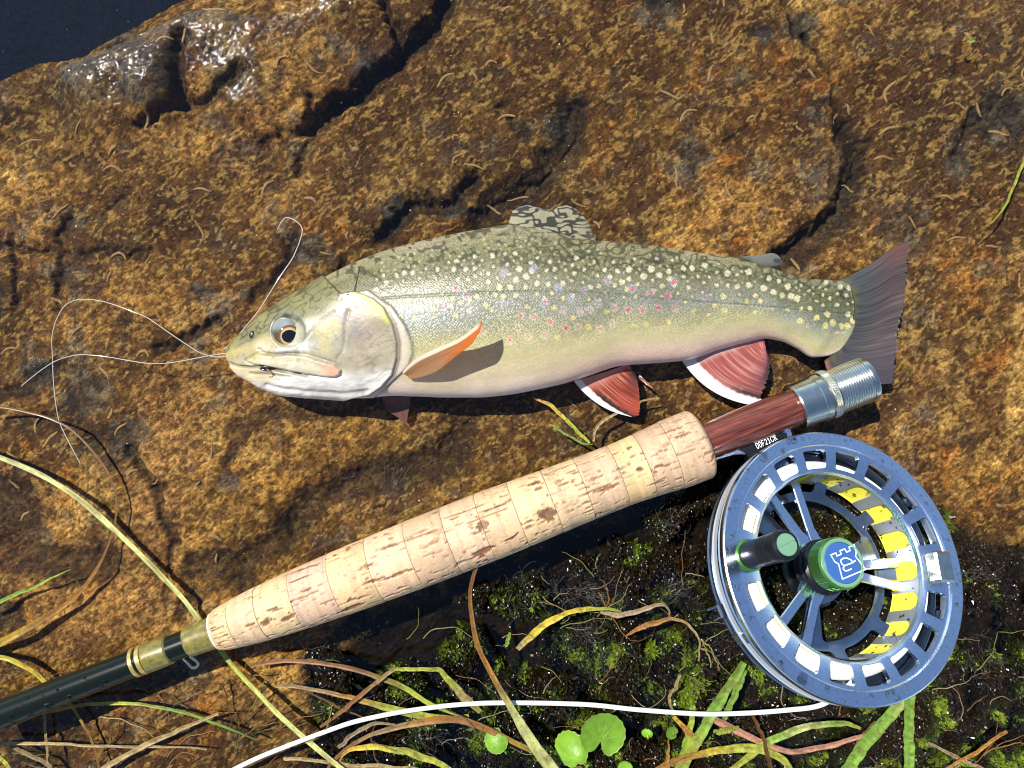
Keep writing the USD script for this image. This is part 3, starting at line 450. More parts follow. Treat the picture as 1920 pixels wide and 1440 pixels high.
# eye: ball, iris, pupil
EC = P(541, 622, 0); ez = float(fish_top(541, 600)[0]); er = .0066
EC = P(541, 624, ez - .0039)
def cap(center, radius, direction, half, n=14, k=40, sq=1.0):
    d = np.asarray(direction, float); d /= np.linalg.norm(d); a = np.cross(d, [0, 1, 0]); a /= np.linalg.norm(a); b = np.cross(d, a)
    th = np.linspace(0, half, n); q = np.linspace(0, 2 * np.pi, k, endpoint=False)
    v = np.cos(th)[:, None, None] * d + np.sin(th)[:, None, None] * (np.cos(q)[None, :, None] * a + sq * np.sin(q)[None, :, None] * b); v = center + radius * v / np.linalg.norm(v, axis=-1, keepdims=True)
    inner = center + (radius * .93) * (np.cos(half) * d + np.sin(half) * (np.cos(q)[:, None] * a + sq * np.sin(q)[:, None] * b))
    v = np.vstack([v.reshape(-1, 3), inner]); f = grid_faces(n + 1, k, True)
    tm = trimesh.Trimesh(v, f, process=False)
    return v, f if tm.face_normals[k * 2] @ d > 0 else f[:, ::-1]
ball = trimesh.creation.icosphere(4, er); ball.apply_translation(EC); eu, ev = PX(np.array(ball.vertices))
ec = lerp(np.array([.165, .185, .17]), np.array([.06, .045, .025]), sm(612, 626, ev)); ec = lerp(ec, np.array([.25, .28, .28]), .7 * np.exp(-(np.hypot(eu - 536, ev - 608) / 9) ** 2))
eyeo = obj('eyeball', ball, 'vertex_gloss', fish, col=ec)
pd_ = P(543, 631, EC[2] + er * .93) - EC
v, f = cap(EC, er * 1.012, pd_, .60); iu = np.hypot(*(np.stack(PX(v), -1) - [543, 631]).T)
obj('iris', (v, f), 'vertex_gloss', eyeo, col=lerp(np.array([.50, .33, .14]), np.array([.10, .058, .022]), sm(15.5, 19, iu)))
obj('pupil', cap(EC, er * 1.024, pd_, .40, sq=.84), 'pupil_black', eyeo)
nostril = trimesh.creation.icosphere(2, .0011); nostril.apply_scale([1, 1.3, .5]); nostril.apply_translation(P(473, 628, float(fish_top(473, 628)[0]) - .0001)); obj('nostril', nostril, 'fly_black', fish)

def coons(base, edge, lead, trail, n=90, m=40):
    """surface between four boundary curves of (u, v, z) points; base and edge run along s, lead and trail along t"""
    B, E_, L, T_ = (curve(k, q) for k, q in ((base, n), (edge, n), (lead, m), (trail, m)))
    L = L + lerp(B[0] - L[0], E_[0] - L[-1], np.linspace(0, 1, m)); T_ = T_ + lerp(B[-1] - T_[0], E_[-1] - T_[-1], np.linspace(0, 1, m))
    s, t = np.linspace(0, 1, n)[:, None, None], np.linspace(0, 1, m)[None, :, None]
    S_ = (1 - t) * B[:, None] + t * E_[:, None] + (1 - s) * L[None] + s * T_[None] - ((1 - s) * (1 - t) * B[0] + s * (1 - t) * B[-1] + (1 - s) * t * E_[0] + s * t * E_[-1])
    return P(S_[..., 0], S_[..., 1], S_[..., 2]), np.broadcast_to(s[..., 0], S_.shape[:2]), np.broadcast_to(t[..., 0], S_.shape[:2])
def fin(name, base, edge, lead, trail, paint, rays=22, thick=.00022, ridge=.00007, n=150, m=60, ragged=0.0, label=None, ripple=0.0):
    pts, s, t = coons(base, edge, lead, trail, n, m)
    nn = np.cross(np.gradient(pts, axis=0), np.gradient(pts, axis=1)); nn /= np.linalg.norm(nn, axis=-1, keepdims=True) + 1e-12
    if nn[n // 2, m // 2, 2] < 0: nn = -nn
    ph_ = s + .020 * (nz(s * 9, t * 2.5, 0, 94) - .5) + .012 * np.sin(5 * t + 3 * s); wv = np.cos(2 * np.pi * rays * ph_) * (.25 + 1.1 * nz(s * rays * .9, t * 4, 0, 93)) * (.4 + .6 * sm(.02, .3, t)); wv = .6 * wv + .5 * np.cos(2 * np.pi * rays * 2.0 * ph_) * sm(.35, .7, t)
    if ragged: pts = pts + (np.gradient(pts, axis=1) * m) * (ragged * (nz(s * rays * 2, t * 0, 0, 91) - .6) * t ** 6)[..., None]
    pts = pts + nn * (ripple * np.sin(s * 7 + 2 * t))[..., None]
    edge_t = np.clip(1.15 - t, .25, 1); top = pts + nn * ((thick + ridge * wv) * edge_t)[..., None]; bot = pts - nn * (thick * edge_t)[..., None]
    a = n * m; f = grid_faces(n, m); f = np.vstack([f, f[:, ::-1] + a])
    per = np.r_[np.arange(m), np.arange(1, n) * m + m - 1, (n - 1) * m + np.arange(m - 2, -1, -1), np.arange(n - 2, 0, -1) * m]; pn = np.roll(per, -1)
    f = np.vstack([f, np.stack([per, pn, pn + a], 1), np.stack([per, pn + a, per + a], 1)])
    vv = np.vstack([top.reshape(-1, 3), bot.reshape(-1, 3)])
    if trimesh.Trimesh(vv, f, process=False).volume < 0: f = f[:, ::-1]
    cc = paint(s, t, wv, *PX(pts)).reshape(-1, 3)
    o = obj(name, (vv, f), 'trout_fin_thin' if name == 'pectoral_fin' else 'trout_fin', fish, col=np.clip(np.vstack([cc, cc]), 0, 1))
    if label: tag(o, label)
    return o
K3 = lambda *a: [np.array(x) for x in a]
def paint_red(s, t, w, U, V):
    wob = .05 * (nz(U / 5, V / 5, 0, 95) - .5)
    red, dk, wh, pale, brownish = K3((.42, .085, .05), (.022, .018, .022), (.80, .80, .80), (.66, .36, .28), (.17, .055, .045))
    sk = .6 * nz(s * 70, t * 2.5, 0, 141) + .4 * nz(s * 24, t * 1.5, 0, 144); c = lerp(np.broadcast_to(red, s.shape + (3,)), red * .38, .8 * sm(.45, .75, sk) * sm(.1, .4, t)); c = lerp(c, pale, .65 * sm(.5, .2, sk) * sm(1.0, .3, t))
    c = lerp(c, brownish, sm(.45, .9, s) * sm(.3, .8, t)); c = lerp(c, dk, .9 * sm(.80, .97, s) * sm(.2, .7, t))
    c = lerp(c, pale, .85 * sm(.30, .02, t)); c = lerp(c, dk, .92 * sm(.30, .17, s + wob) * sm(.12, .45, t)); 
    return lerp(c, wh, sm(.15, .115, s + wob * .6))
fin('pelvic_fin', [(1076, 714, .012), (1120, 702, .014), (1178, 682, .013)], [(1166, 777, .0108), (1198, 775, .0108), (1199, 751, .011), (1196, 720, .0115), (1190, 699, .012)], [(1076, 715, .012), (1108, 748, .011), (1138, 767, .0108), (1166, 777, .0108)], [(1178, 682, .013), (1184, 690, .0125), (1190, 699, .012)], paint_red, 20, ragged=.04)
fin('pelvic_fin', [(1180, 690, .006), (1187, 694, .006), (1190, 700, .006)], [(1224, 726, .0095), (1225, 728, .0095), (1222, 728, .0095)], [(1180, 690, .006), (1200, 705, .008), (1224, 726, .0095)], [(1190, 700, .006), (1205, 716, .008), (1222, 728, .0095)], lambda s, t, w, U, V: np.broadcast_to(np.array([.26, .09, .06]), s.shape + (3,)) * (1 + .3 * w)[..., None], 5, n=30, m=24, label='tip of the far pelvic fin')
def paint_anal(s, t, w, U, V):
    wob = .05 * (nz(U / 5, V / 5, 0, 96) - .5)
    red, dk, wh, pale = K3((.43, .12, .10), (.03, .026, .035), (.80, .80, .80), (.70, .50, .46))
    sk = .6 * nz(s * 64, t * 2.5, 0, 142) + .4 * nz(s * 22, t * 1.5, 0, 145); c = lerp(np.broadcast_to(red, s.shape + (3,)), np.array([.62, .36, .32]), .75 * sm(.55, .25, sk)); c = lerp(c, np.array([.24, .06, .05]), .55 * sm(.55, .85, sk)); c = lerp(c, np.array([.20, .07, .08]), .8 * sm(.55, .95, t))
    c = lerp(c, dk, .85 * sm(.84, .97, t) * sm(.25, .6, s)); c = lerp(c, pale, .8 * sm(.16, .02, t)); c = lerp(c, dk, .8 * sm(.27, .18, s + wob) * sm(.45, .8, t))
    return lerp(c, wh, sm(.17, .13, s + wob * .6))
fin('anal_fin', [(1279, 676, .011), (1340, 657, .0135), (1400, 641, .012), (1432, 634, .011)], [(1414, 760, .0105), (1427, 748, .0105), (1433, 727, .011), (1442, 696, .0112), (1436, 655, .0112)], [(1279, 678, .011), (1306, 711, .0105), (1334, 733, .0105), (1370, 750, .0105), (1414, 760, .0105)], [(1432, 634, .011), (1434, 645, .0112), (1436, 655, .0112)], paint_anal, 15, ragged=.05)
def paint_dorsal(s, t, w, U, V):
    a = U + 8 * (nz(U / 14, V / 14, 0, 97) - .5); b = V + 8 * (nz(U / 14, V / 14, 0, 98) - .5)
    v_ = np.abs(nz((a - b * .3) / 13, b / 6.5, 0, 99) - .5) * 2
    c = lerp(np.broadcast_to(np.array([.36, .34, .22]), s.shape + (3,)), np.array([.30, .29, .20]), .35 * sm(.2, -.6, w))
    c = lerp(c, np.array([.035, .035, .03]), .93 * sm(.46, .28, v_)); c = lerp(c, np.array([.16, .11, .07]), .5 * sm(.75, 1, s))
    return lerp(c, np.array([.30, .36, .46]), .6 * sm(.93, .99, t) * sm(.5, .2, s))
fin('dorsal_fin', [(950, 428, .020), (1010, 436, .021), (1060, 447, .020), (1116, 456, .018)], [(962, 398, .018), (976, 389, .018), (995, 385, .018), (1016, 389, .018), (1031, 392, .0175), (1056, 384, .017), (1077, 392, .016), (1096, 412, .015), (1111, 436, .015)], [(950, 428, .020), (957, 412, .019), (962, 398, .018)], [(1116, 456, .018), (1114, 446, .016), (1111, 436, .015)], paint_dorsal, 13, ragged=.05, ripple=.0006)
def paint_adi(s, t, w, U, V):
    c = np.broadcast_to(np.array([.17, .18, .155]), s.shape + (3,)); c = lerp(c, np.array([.045, .055, .065]), .85 * sm(.5, .7, nz(U / 14, V / 8, 0, 101)) + 0 * s); return lerp(c, np.array([.13, .14, .08]), sm(.25, 0, t))
fin('adipose_fin', [(1384, 484, .0145), (1400, 489, .0155), (1418, 494, .0145)], [(1444, 475, .0125), (1458, 479, .0125), (1465, 489, .0125), (1456, 498, .0125)], [(1384, 484, .0145), (1412, 481, .014), (1444, 475, .0125)], [(1418, 494, .0145), (1438, 499, .0135), (1456, 498, .0125)], paint_adi, 3, thick=.0006, ridge=.00003, n=50, m=40)
def paint_tail(s, t, w, U, V):
    c = lerp(np.array([.075, .080, .082]), np.array([.105, .078, .078]), sm(.2, .8, t)); sk = .65 * nz(s * 170, t * 2.0, 0, 143) + .35 * nz(s * 50, t * 1.5, 0, 146); c = lerp(c, c * .45, .7 * sm(.45, .8, sk)); c = lerp(c, c * 1.7, .6 * sm(.45, .15, sk)); c = lerp(c, np.array([.075, .07, .09]), .7 * sm(.55, .95, s))
    c = lerp(c, np.array([.17, .08, .065]), .7 * sm(.20, .05, s) * sm(.5, .9, t)); c = lerp(c, np.array([.115, .108, .062]), sm(.16, .02, t + .05 * np.cos(s * 60))); return lerp(c, np.array([.42, .17, .16]), .75 * sm(.93, 1, s) * sm(.5, .1, t))
fin('tail_fin', [(1572, 526, .0105), (1592, 545, .011), (1600, 575, .0115), (1594, 615, .0115), (1574, 650, .011), (1545, 676, .0105)], [(1703, 453, .0085), (1700, 507, .0095), (1697, 566, .0105), (1687, 601, .011), (1681, 632, .011), (1677, 674, .0105), (1673, 718, .009)], [(1572, 526, .0105), (1610, 508, .010), (1639, 490, .0095), (1668, 468, .009), (1703, 453, .0085)], [(1545, 676, .0105), (1556, 700, .0095), (1600, 716, .009), (1673, 718, .009)], paint_tail, 46, n=330, m=70, ridge=.00006, ragged=.05, ripple=.0008)
zb = float(fish_top(760, 696)[0])
def paint_pec(s, t, w, U, V):
    c = lerp(np.array([.44, .27, .14]), np.array([.62, .17, .02]), sm(.35, .85, t)); c = lerp(c, c * .45, .6 * sm(.2, -.6, w) * sm(.95, .5, t)); c = lerp(c, np.array([.10, .07, .05]), .6 * sm(.30, .20, s) * sm(.1, .35, t) * sm(.85, .6, t)); return lerp(c, np.array([.80, .75, .66]), sm(.24, .16, s) * sm(1.0, .93, t))
fin('pectoral_fin', [(755, 697, zb + .0004), (761, 703, zb + .0002), (768, 709, zb)], [(905, 601, zb + .0175), (901, 614, zb + .0185), (895, 630, zb + .0185), (886, 644, zb + .0175)], [(755, 697, zb + .0004), (790, 667, zb + .0035), (823, 652, zb + .007), (857, 638, zb + .0110), (890, 615, zb + .0155), (905, 601, zb + .0175)], [(768, 709, zb), (800, 704, zb + .0035), (830, 690, zb + .0085), (858, 667, zb + .0135), (886, 644, zb + .0175)], paint_pec, 11, n=90, m=90, ripple=.0003)
fin('pectoral_fin', [(718, 742, .008), (745, 744, .008), (772, 743, .008)], [(728, 772, .007), (745, 782, .0065), (761, 793, .006), (765, 776, .007), (768, 760, .0075)], [(718, 742, .008), (720, 758, .0075), (728, 772, .007)], [(772, 743, .008), (770, 750, .008), (768, 760, .0075)], lambda s, t, w, U, V: lerp(np.broadcast_to(np.array([.30, .17, .14]), s.shape + (3,)), np.array([.16, .08, .07]), .6 * sm(.2, -.6, w)), 8, n=60, m=30, label='far pectoral fin seen below the belly')
#@@PART2
# ------------------------------------------------------------------ fly rod
RA, RB = P(-110, 1383, .030), P(1660, 697.5, .0215)
RD = (RB - RA) / np.linalg.norm(RB - RA); RL = np.linalg.norm(RB - RA)
_t = np.linspace(-.02, RL + .02, 4000); _u = PX(RA + _t[:, None] * RD)[0]
def rt(u): return np.interp(u, _u, _t)                         # metres along the rod for a pixel column
def rpx(u, halfpx): return halfpx * (H - (RA + np.atleast_1d(rt(u))[:, None] * RD)[:, 2]) / F
def rprof(us, hp):
    us = np.asarray(us, float); us = 960 + (us - 960) * (1 - .9 * np.max(hp) / F); return np.stack([rt(np.array(us, float)), rpx(np.array(us, float), np.array(hp, float))], 1)
rod = thing('fly_rod', 'fly rod with pale cork grip, dark lacquered blank and polished metal reel seat', 'fishing rod', RA)
rl = lambda name, us, hp, m, k=72, parent=rod, **kw: obj(name, lathe(RA, RD, rprof(us, hp), k), m, parent, smooth=35, **kw)
rl('blank', [-140, -139, 0, 120, 250, 400, 401], [.1, 28.6, 27.8, 26.4, 25.2, 24.4, .1], 'blank_lacquer')
rl('thread_wrap', [340, 341, 345, 385, 393, 395], [24.5, 27.5, 28.6, 30.2, 32.0, 24], 'olive_thread')
rl('thread_wrap', [263, 264, 268, 298, 306, 309], [25.0, 27.6, 28.3, 28.0, 27.5, 24.8], 'olive_thread')
rl('gold_band', [254, 254.6, 262, 262.6], [25, 28.2, 28.2, 25], 'gold_thread'); rl('gold_band', [241, 241.6, 248, 248.6], [25, 28.0, 28.0, 25], 'gold_thread')
rl('winding_check', [391, 392, 399, 400.5], [30, 35.5, 36.5, 30], 'white_check')
kp = [P(344, 1236, .0175), P(352, 1243, .0165), P(358, 1250, .0162), P(365, 1252, .0162), P(371, 1247, .0162), P(369, 1240, .0165), P(362, 1235, .017), P(356, 1230, .0175)]
obj('hook_keeper', tube(curve(np.array(kp), 40), .0005, 8), 'nickel', rod)
GU = [393, 396, 402, 420, 470, 560, 680, 800, 900, 1000, 1100, 1170, 1230, 1290, 1322, 1328, 1332]; GH = [30, 36.5, 39.5, 43, 50, 57, 61.5, 64, 64.5, 62.5, 60, 60, 63, 67, 67, 64, 52]
gprof = PchipInterpolator(GU, GH)
JN = [393, 430, 482, 548, 622, 696, 770, 842, 908, 972, 1038, 1100, 1166, 1217, 1268, 1332]
ra_ = np.cross(RD, [0, 0, 1.0]); ra_ /= np.linalg.norm(ra_); rb_ = np.cross(RD, ra_)
if rb_[2] < 0: rb_ = -rb_
KQ = 176; qq = np.linspace(0, 2 * np.pi, KQ, endpoint=False)
SCARS = [(740, 1020, 30, 2.0), (905, 985, 13, 9), (1027, 965, 20, 14), (905, 1035, 24, 6), (745, 1078, 34, 3), (1140, 915, 30, 4), (800, 1000, 40, 1.8), (930, 950, 38, 1.6), (920, 965, 40, 1.8), (880, 955, 34, 1.5), (500, 1168, 13, 6), (470, 1172, 10, 3), (540, 1160, 18, 4), (700, 1090, 22, 3), (1200, 880, 8, 5), (1260, 806, 26, 2.4), (1280, 815, 22, 2.4), (1000, 905, 14, 3), (1010, 915, 10, 3), (560, 1085, 30, 1.8), (570, 1065, 34, 1.6), (690, 1060, 16, 2.5), (1110, 900, 10, 2), (660, 1140, 28, 3), (1160, 880, 14, 3), (1235, 905, 20, 2)]
for i, (a, b) in enumerate(zip(JN[:-1], JN[1:])):
    rr = np.random.default_rng(100 + i); n = 44
    us = np.r_[a + .1, np.linspace(a + .9, b - .9, n), b - .1]; ua = 960 + (us - 960) * (1 - .9 * gprof(us) / F); t = rt(ua)
    base = rpx(ua, gprof(us)); jo = np.minimum(us - a, b - us)
    rad = base[:, None] + rr.uniform(-.00007, .00007) - .00007 * np.exp(-((jo - .6) / 1.6) ** 2)[:, None]
    ax_mm, an_mm = (t * 1000)[:, None] + i * 37.0, (qq * 11.5)[None, :] + 0 * t[:, None]
    an_w = 11.5 * np.sin(qq)[None] ; cw_ = 11.5 * np.cos(qq)[None]
    st_ = meshkit.fbm(np.stack(np.broadcast_arrays(ax_mm / 5.5, an_w / .95 + i, cw_ / .95), -1), 3, 200)
    vo = meshkit.fbm(np.stack(np.broadcast_arrays(ax_mm / 2.6, an_w / 1.8, cw_ / 1.8 + i), -1), 3, 201)
    br = nz(ax_mm / 1.3 + .35 * nz(ax_mm / 4, an_w / 3, cw_ / 3, 205), i * 3.3 + an_w * .03, 0 * cw_, 203)
    sag = nz(an_w / 1.1, cw_ / 1.1, ax_mm * .02 + i, 206)
    rg = .10 * (meshkit.fbm(np.stack(np.broadcast_arrays(ax_mm / .8, an_w / .7, cw_ / .7 + i), -1), 2, 221) - .5); st2 = meshkit.fbm(np.stack(np.broadcast_arrays(ax_mm / 3.2 + 50, an_w / .5 + i, cw_ / .5), -1), 2, 222)
    pit = np.clip(.9 * sm(.645, .70, st_ + rg) + .9 * sm(.69, .74, vo + rg) + .6 * sm(.72, .78, st2 + rg), 0, 1) * sm(.2, .6, nz(ax_mm / 9, an_w / 6, cw_ / 6, 207))
    pts = RA + t[:, None, None] * RD + rad[..., None] * (np.cos(qq)[None, :, None] * ra_ + np.sin(qq)[None, :, None] * rb_)
    pu, pv = PX(pts); top = (np.sin(qq) > -.05)[None]
    for su, sv, sl, sw in SCARS:
        e_ = np.hypot(((pu - su) * .938 - (pv - sv) * .346) / sl, ((pu - su) * .346 + (pv - sv) * .938) / sw) + .55 * (nz(pu / 5, pv / 3, 0, 208) - .5) + .5 * (nz(pu / 12, pv / 5, 0, 209) - .5)
        pit = np.maximum(pit, sm(1.05, .75, e_) * top)
    fine = sm(.50, .53, nz(ax_mm / .9 + 2 * sag, an_w * .4, cw_ * .4 + 9 * i, 211)) * sm(.47, .5, 1 - nz(ax_mm / .9 + 2 * sag, an_w * .4, cw_ * .4 + 9 * i, 211))
    rad = rad - .00042 * pit - .00006 * fine
    pts = RA + t[:, None, None] * RD + rad[..., None] * (np.cos(qq)[None, :, None] * ra_ + np.sin(qq)[None, :, None] * rb_)
    tone = np.array([.60, .42, .25]) * rr.uniform(.84, 1.08) * np.array([1, rr.uniform(.93, 1.03), rr.uniform(.82, 1.10)])
    cc = np.broadcast_to(tone, pts.shape) * (1 - .16 * sm(.4, .75, br))[..., None]; cc = lerp(cc, np.array([.46, .27, .13]), .35 * sm(.55, .8, vo)); cc = lerp(cc, np.array([.27, .14, .06]), .45 * fine); cc = lerp(cc, lerp(np.array([.075, .028, .012]), np.array([.21, .085, .03]), sm(.3, .7, nz(ax_mm / 2, an_w / 2, cw_ / 2, 223))), .93 * pit); cc = lerp(cc, np.array([.30, .235, .16]), .35 * sm(.5, .75, fb(pu / 40, pv / 40, 3, 224)))
    cc = lerp(cc, np.array([.28, .15, .07]), .3 * np.exp(-((jo - .5) / .8) ** 2)[:, None] * sm(.35, .7, nz(an_w / 2.5, cw_ / 2.5, 0 * cw_ + i, 215))[:1])
    rin = base.min() - .0012
    ends = [RA + tt_ * RD + rin * (np.cos(qq)[:, None] * ra_ + np.sin(qq)[:, None] * rb_) for tt_ in (t[0], t[-1])]
    vv = np.concatenate([ends[0][None], pts, ends[1][None]]); cc = np.concatenate([cc[:1], cc, cc[-1:]])
    f = grid_faces(len(vv), KQ, True); f = f if trimesh.Trimesh(vv.reshape(-1, 3), f, process=False).volume > 0 else f[:, ::-1]
    obj('cork_ring', (vv.reshape(-1, 3), f), 'cork', rod, col=np.clip(cc, 0, 1).reshape(-1, 3))
rl('cork_core', [391, 392, 420, 480, 560, 700, 900, 1100, 1200, 1326, 1327], [5, 26, 36, 45, 52, 57, 60, 55, 56, 60, 5], 'fly_tan')
rl('reel_seat', [1322, 1323, 1335, 1420, 1500, 1540, 1541], [20, 35.5, 36, 35.6, 35, 34.5, 5], 'rosewood')
rl('seat_hood', [1506, 1504.5, 1505, 1508, 1509, 1545, 1546, 1557, 1558, 1563], [35.2, 37, 43.5, 44.2, 43, 43.4, 44.6, 44.6, 42, 40], 'nickel', 96)
kn = [joined([lathe(RA, RD, rprof([1561, 1561.5, 1574.5, 1575], [40, 45.3, 45.3, 40]), 96)])]
for j_ in range(2):
    for i in range(80):
        a = 2 * np.pi * i / 80; uu = np.linspace(1562.5, 1573.5, 5); ang = a + (uu - 1568) / 11 * .13 * (1 if j_ else -1)
        uu = 960 + (uu - 960) * (1 - .9 * 45 / F); r_ = rpx(uu, 45.4 + 0 * uu)
        kn.append(tube(RA + rt(uu)[:, None] * RD + r_[:, None] * (np.cos(ang)[:, None] * ra_ + np.sin(ang)[:, None] * rb_), .00022, 4))
obj('knurled_ring', joined(kn), 'nickel', rod, smooth=40)
tu = np.linspace(1576, 1636, 241); th_ = 42.2 + 1.15 * np.abs(np.sin((tu - 1576) / 60 * np.pi * 13))
rl('threaded_barrel', np.r_[1574, tu, 1637], np.r_[30, th_, 30], 'nickel', 96)
rl('butt_cap', [1636, 1636.5, 1638, 1644, 1645.5, 1646, 1645, 1644], [30, 42.5, 43.6, 43.8, 43, 39, 37, .1], 'nickel', 96)
# beads of water on the lacquer
def bead(center, nrm_, r, flat=.55, sub=2):
    s = trimesh.creation.icosphere(sub, 1.0); v = np.array(s.vertices); nrm_ = nrm_ / np.linalg.norm(nrm_); a = np.cross(nrm_, [.3, .9, .1]); a /= np.linalg.norm(a); b = np.cross(nrm_, a)
    v[:, 2] = np.where(v[:, 2] < 0, v[:, 2] * .1, v[:, 2])
    return center + r * (v[:, :1] * a + v[:, 1:2] * b + flat * v[:, 2:] * nrm_), np.array(s.faces)
bd = []; rr = np.random.default_rng(3)
for bu, bang, bs in [(205, 1.2, .9), (196, .95, .6), (140, 1.1, 1.1), (100, 1.05, 1.5), (62, .85, 1.2), (35, 1.3, .7), (30, .7, .6), (75, 1.7, .5), (125, 1.9, .5), (175, 2.0, .5), (15, .5, .8), (255, 1.9, .35), (230, .8, .3)] + [(rr.uniform(0, 330), rr.uniform(.4, 2.4), rr.uniform(.2, .4)) for _ in range(30)]:
    nn_ = math.cos(bang) * ra_ * (1 if (ra_ @ np.array([.35, -.94, 0])) > 0 else -1) + math.sin(bang) * rb_; bd.append(bead(RA + rt(bu) * RD + nn_ * float(rpx(bu, np.interp(bu, [0, 250, 400], [27.9, 25.3, 26]))[0]), nn_, .001 * bs))
tag(obj('water_beads', joined(bd), 'drop_glass', rod), kind='stuff')

# ------------------------------------------------------------------ fly reel
RN = np.array([.245, .347, .905]); RN /= np.linalg.norm(RN); RC = P(1588.4, 1053.1, .040); RS = 44.8 / 45
def on_plane(u, v, zl):
    """the point of the reel's plane zl (m along its axle) seen at pixel (u, v)"""
    o = np.array([0, 0, H]); d = P(u, v, 0.0) - o; c0 = RC + zl * RN
    return o + d * ((c0 - o) @ RN) / (d @ RN)
EX = on_plane(1390, 1040, 0) - RC; EX /= np.linalg.norm(EX); EY = np.cross(RN, EX)
def loc(u, v, zl=0.0): p = on_plane(u, v, zl) - RC; return np.array([p @ EX, p @ EY]) * 1000 / RS
def world(v): v = np.asarray(v, float) * RS / 1000; return RC + v[:, :1] * EX + v[:, 1:2] * EY + v[:, 2:3] * RN
reel = thing('fly_reel', 'blue chrome fly reel with green drag knob and yellow backing beside the cork grip', 'fishing reel', P(1583, 1045, 0))
def robj(name, man, m, parent=None, smooth=30):
    if hasattr(man, 'to_mesh'): q_ = man.to_mesh(); man = (q_.vert_properties[:, :3], q_.tri_verts)
    return obj(name, (world(man[0]), man[1]), m, parent or reel, smooth=smooth)
def rev(pts, k=200): 
    cs = m3.CrossSection([[tuple(map(float, p)) for p in pts]], m3.FillRule.NonZero); return m3.Manifold.revolve(cs, k)
def sector(r0, r1, half_deg, rnd, z0, z1, deg):
    a = np.radians(np.linspace(-half_deg, half_deg, 9)); p = [((r0 + rnd) * math.cos(t), (r0 + rnd) * math.sin(t)) for t in a * (1 - rnd / (r0 * math.radians(half_deg)))] + [((r1 - rnd) * math.cos(t), (r1 - rnd) * math.sin(t)) for t in a[::-1] * (1 - rnd / (r1 * math.radians(half_deg)))]
    cs = m3.CrossSection([p], m3.FillRule.NonZero).offset(rnd, m3.JoinType.Round, 2.0, 24); return m3.Manifold.extrude(cs, z1 - z0).translate((0, 0, z0)).rotate((0, 0, deg))
def box(x, y, z, sx, sy, sz, ch=.4):
    return m3.Manifold.batch_hull([m3.Manifold.cube((sx - 2 * ch * (k != 0), sy - 2 * ch * (k != 1), sz - 2 * ch * (k != 2)), True) for k in range(3)]).translate((x, y, z))
rimm = rev([(39.9, -3.0), (39.9, -.6), (40.3, 0), (44.4, 0), (44.8, -.25), (45, -.7), (45, -2.4), (44.5, -3.0)], 256) + rev([(40.2, -.9), (36, -1.3), (32, -2.4), (31.2, -3.0), (30.6, -4.2), (31.7, -4.4), (33, -3.8), (36.3, -2.9), (40.2, -2.7)], 256)
for k in range(18):
    if k not in (0, 9): rimm -= sector(32.4, 38.8, 6.9, 1.0, -6, 2, 20 * k)
for k in range(16): rimm -= m3.Manifold.sphere(.9, 20).scale((1.6, 1, .5)).translate((35.4, 0, -.9)).rotate((0, 0, 20 * k + 10)) if False else m3.Manifold()
rim_o = robj('spool_rim', rimm, 'chrome_spool', smooth=25)
arb = rev([(31.0, -4.2), (30.5, -17.5), (31.1, -17.5), (31.7, -4.2)], 256)
for k in range(18):
    sl = (m3.Manifold.cylinder(6, 3.25, 3.25, 28).rotate((0, 90, 0)).translate((28, 0, -7.9)) + m3.Manifold.cube((6, 6.5, 12), False).translate((28, -3.25, -19.5))).rotate((0, 0, 20 * k)); arb -= sl
robj('arbor', arb, 'chrome_bright', smooth=25)
zt = np.linspace(-17.2, -4.6, 151); 
robj('backing', joined([lathe((0, 0, 0), (0, 0, 1), np.r_[[[-17.3, 30.6]], np.stack([zt, 31.75 + (zt + 4.6) * .045 + .10 * np.abs(np.sin(zt * 5.2))], 1), [[-4.5, 31.6]]], 200, ref=[1, 0, 0])]), 'yellow_backing', smooth=False)
zt = np.linspace(-11.6, -4.9, 131)
robj('wound_line', lathe((0, 0, 0), (0, 0, 1), np.r_[[[-11.7, 32.4]], np.stack([zt, 36.2 + .55 * np.abs(np.sin(zt * 2.1)) - 1.6 * ((zt + 11) / 6) ** 2], 1), [[-4.8, 32.4]]], 200, ref=[1, 0, 0]), 'fly_line_white')
fl = rev([(33.2, -11.8), (33.2, -12.6), (42.2, -11.4), (42.6, -11.0), (42.6, -10.4), (42, -10.2)], 200)
for k in range(18): fl -= sector(34.6, 40.5, 6.5, 1.0, -18, -5, 20 * k + 10)
robj('rear_flange', fl, 'gunmetal')
SPK = [(1497.5, 929), (1465, 957), (1473, 1158), (1513, 1199), (1699, 1054), (1699, 1104)]
for (pu, pv) in SPK:
    x_, y_ = loc(pu, pv, -.0135); a = math.degrees(math.atan2(y_, x_))
    arm = box(19.5, 0, -13.8, 24, 3.4, 1.8, .35) + m3.Manifold.hull_points([(7, 3.2, -13), (7, -3.2, -13), (13, 1.7, -13), (13, -1.7, -13), (7, 3.2, -15), (7, -3.2, -15), (13, 1.7, -15), (13, -1.7, -15)])
    for q_ in (15, 20, 25.5, 29.5): arm -= m3.Manifold.cube((.22, 6, .4), True).translate((q_, 0, -12.9))
    robj('spoke', arm.rotate((0, 0, a)), 'chrome_spool')
robj('hub', rev([(.1, -16), (9.6, -16), (9.6, -13), (8.9, -12.2), (8.9, -11), (7.9, -10.4), (7.9, -9.2), (.1, -9.2)], 96), 'black_anodised')
knb = rev([(.1, -9.3), (8.3, -9.3), (8.75, -8.8), (8.75, -3.2), (8.2, -2.5), (7.0, -2.4), (6.9, -2.9), (.1, -2.9)], 128)
for k in range(52): knb -= m3.Manifold.cylinder(12, .32, .32, 8).translate((8.95, 0, -11)).rotate((0, 0, k * 360 / 52))
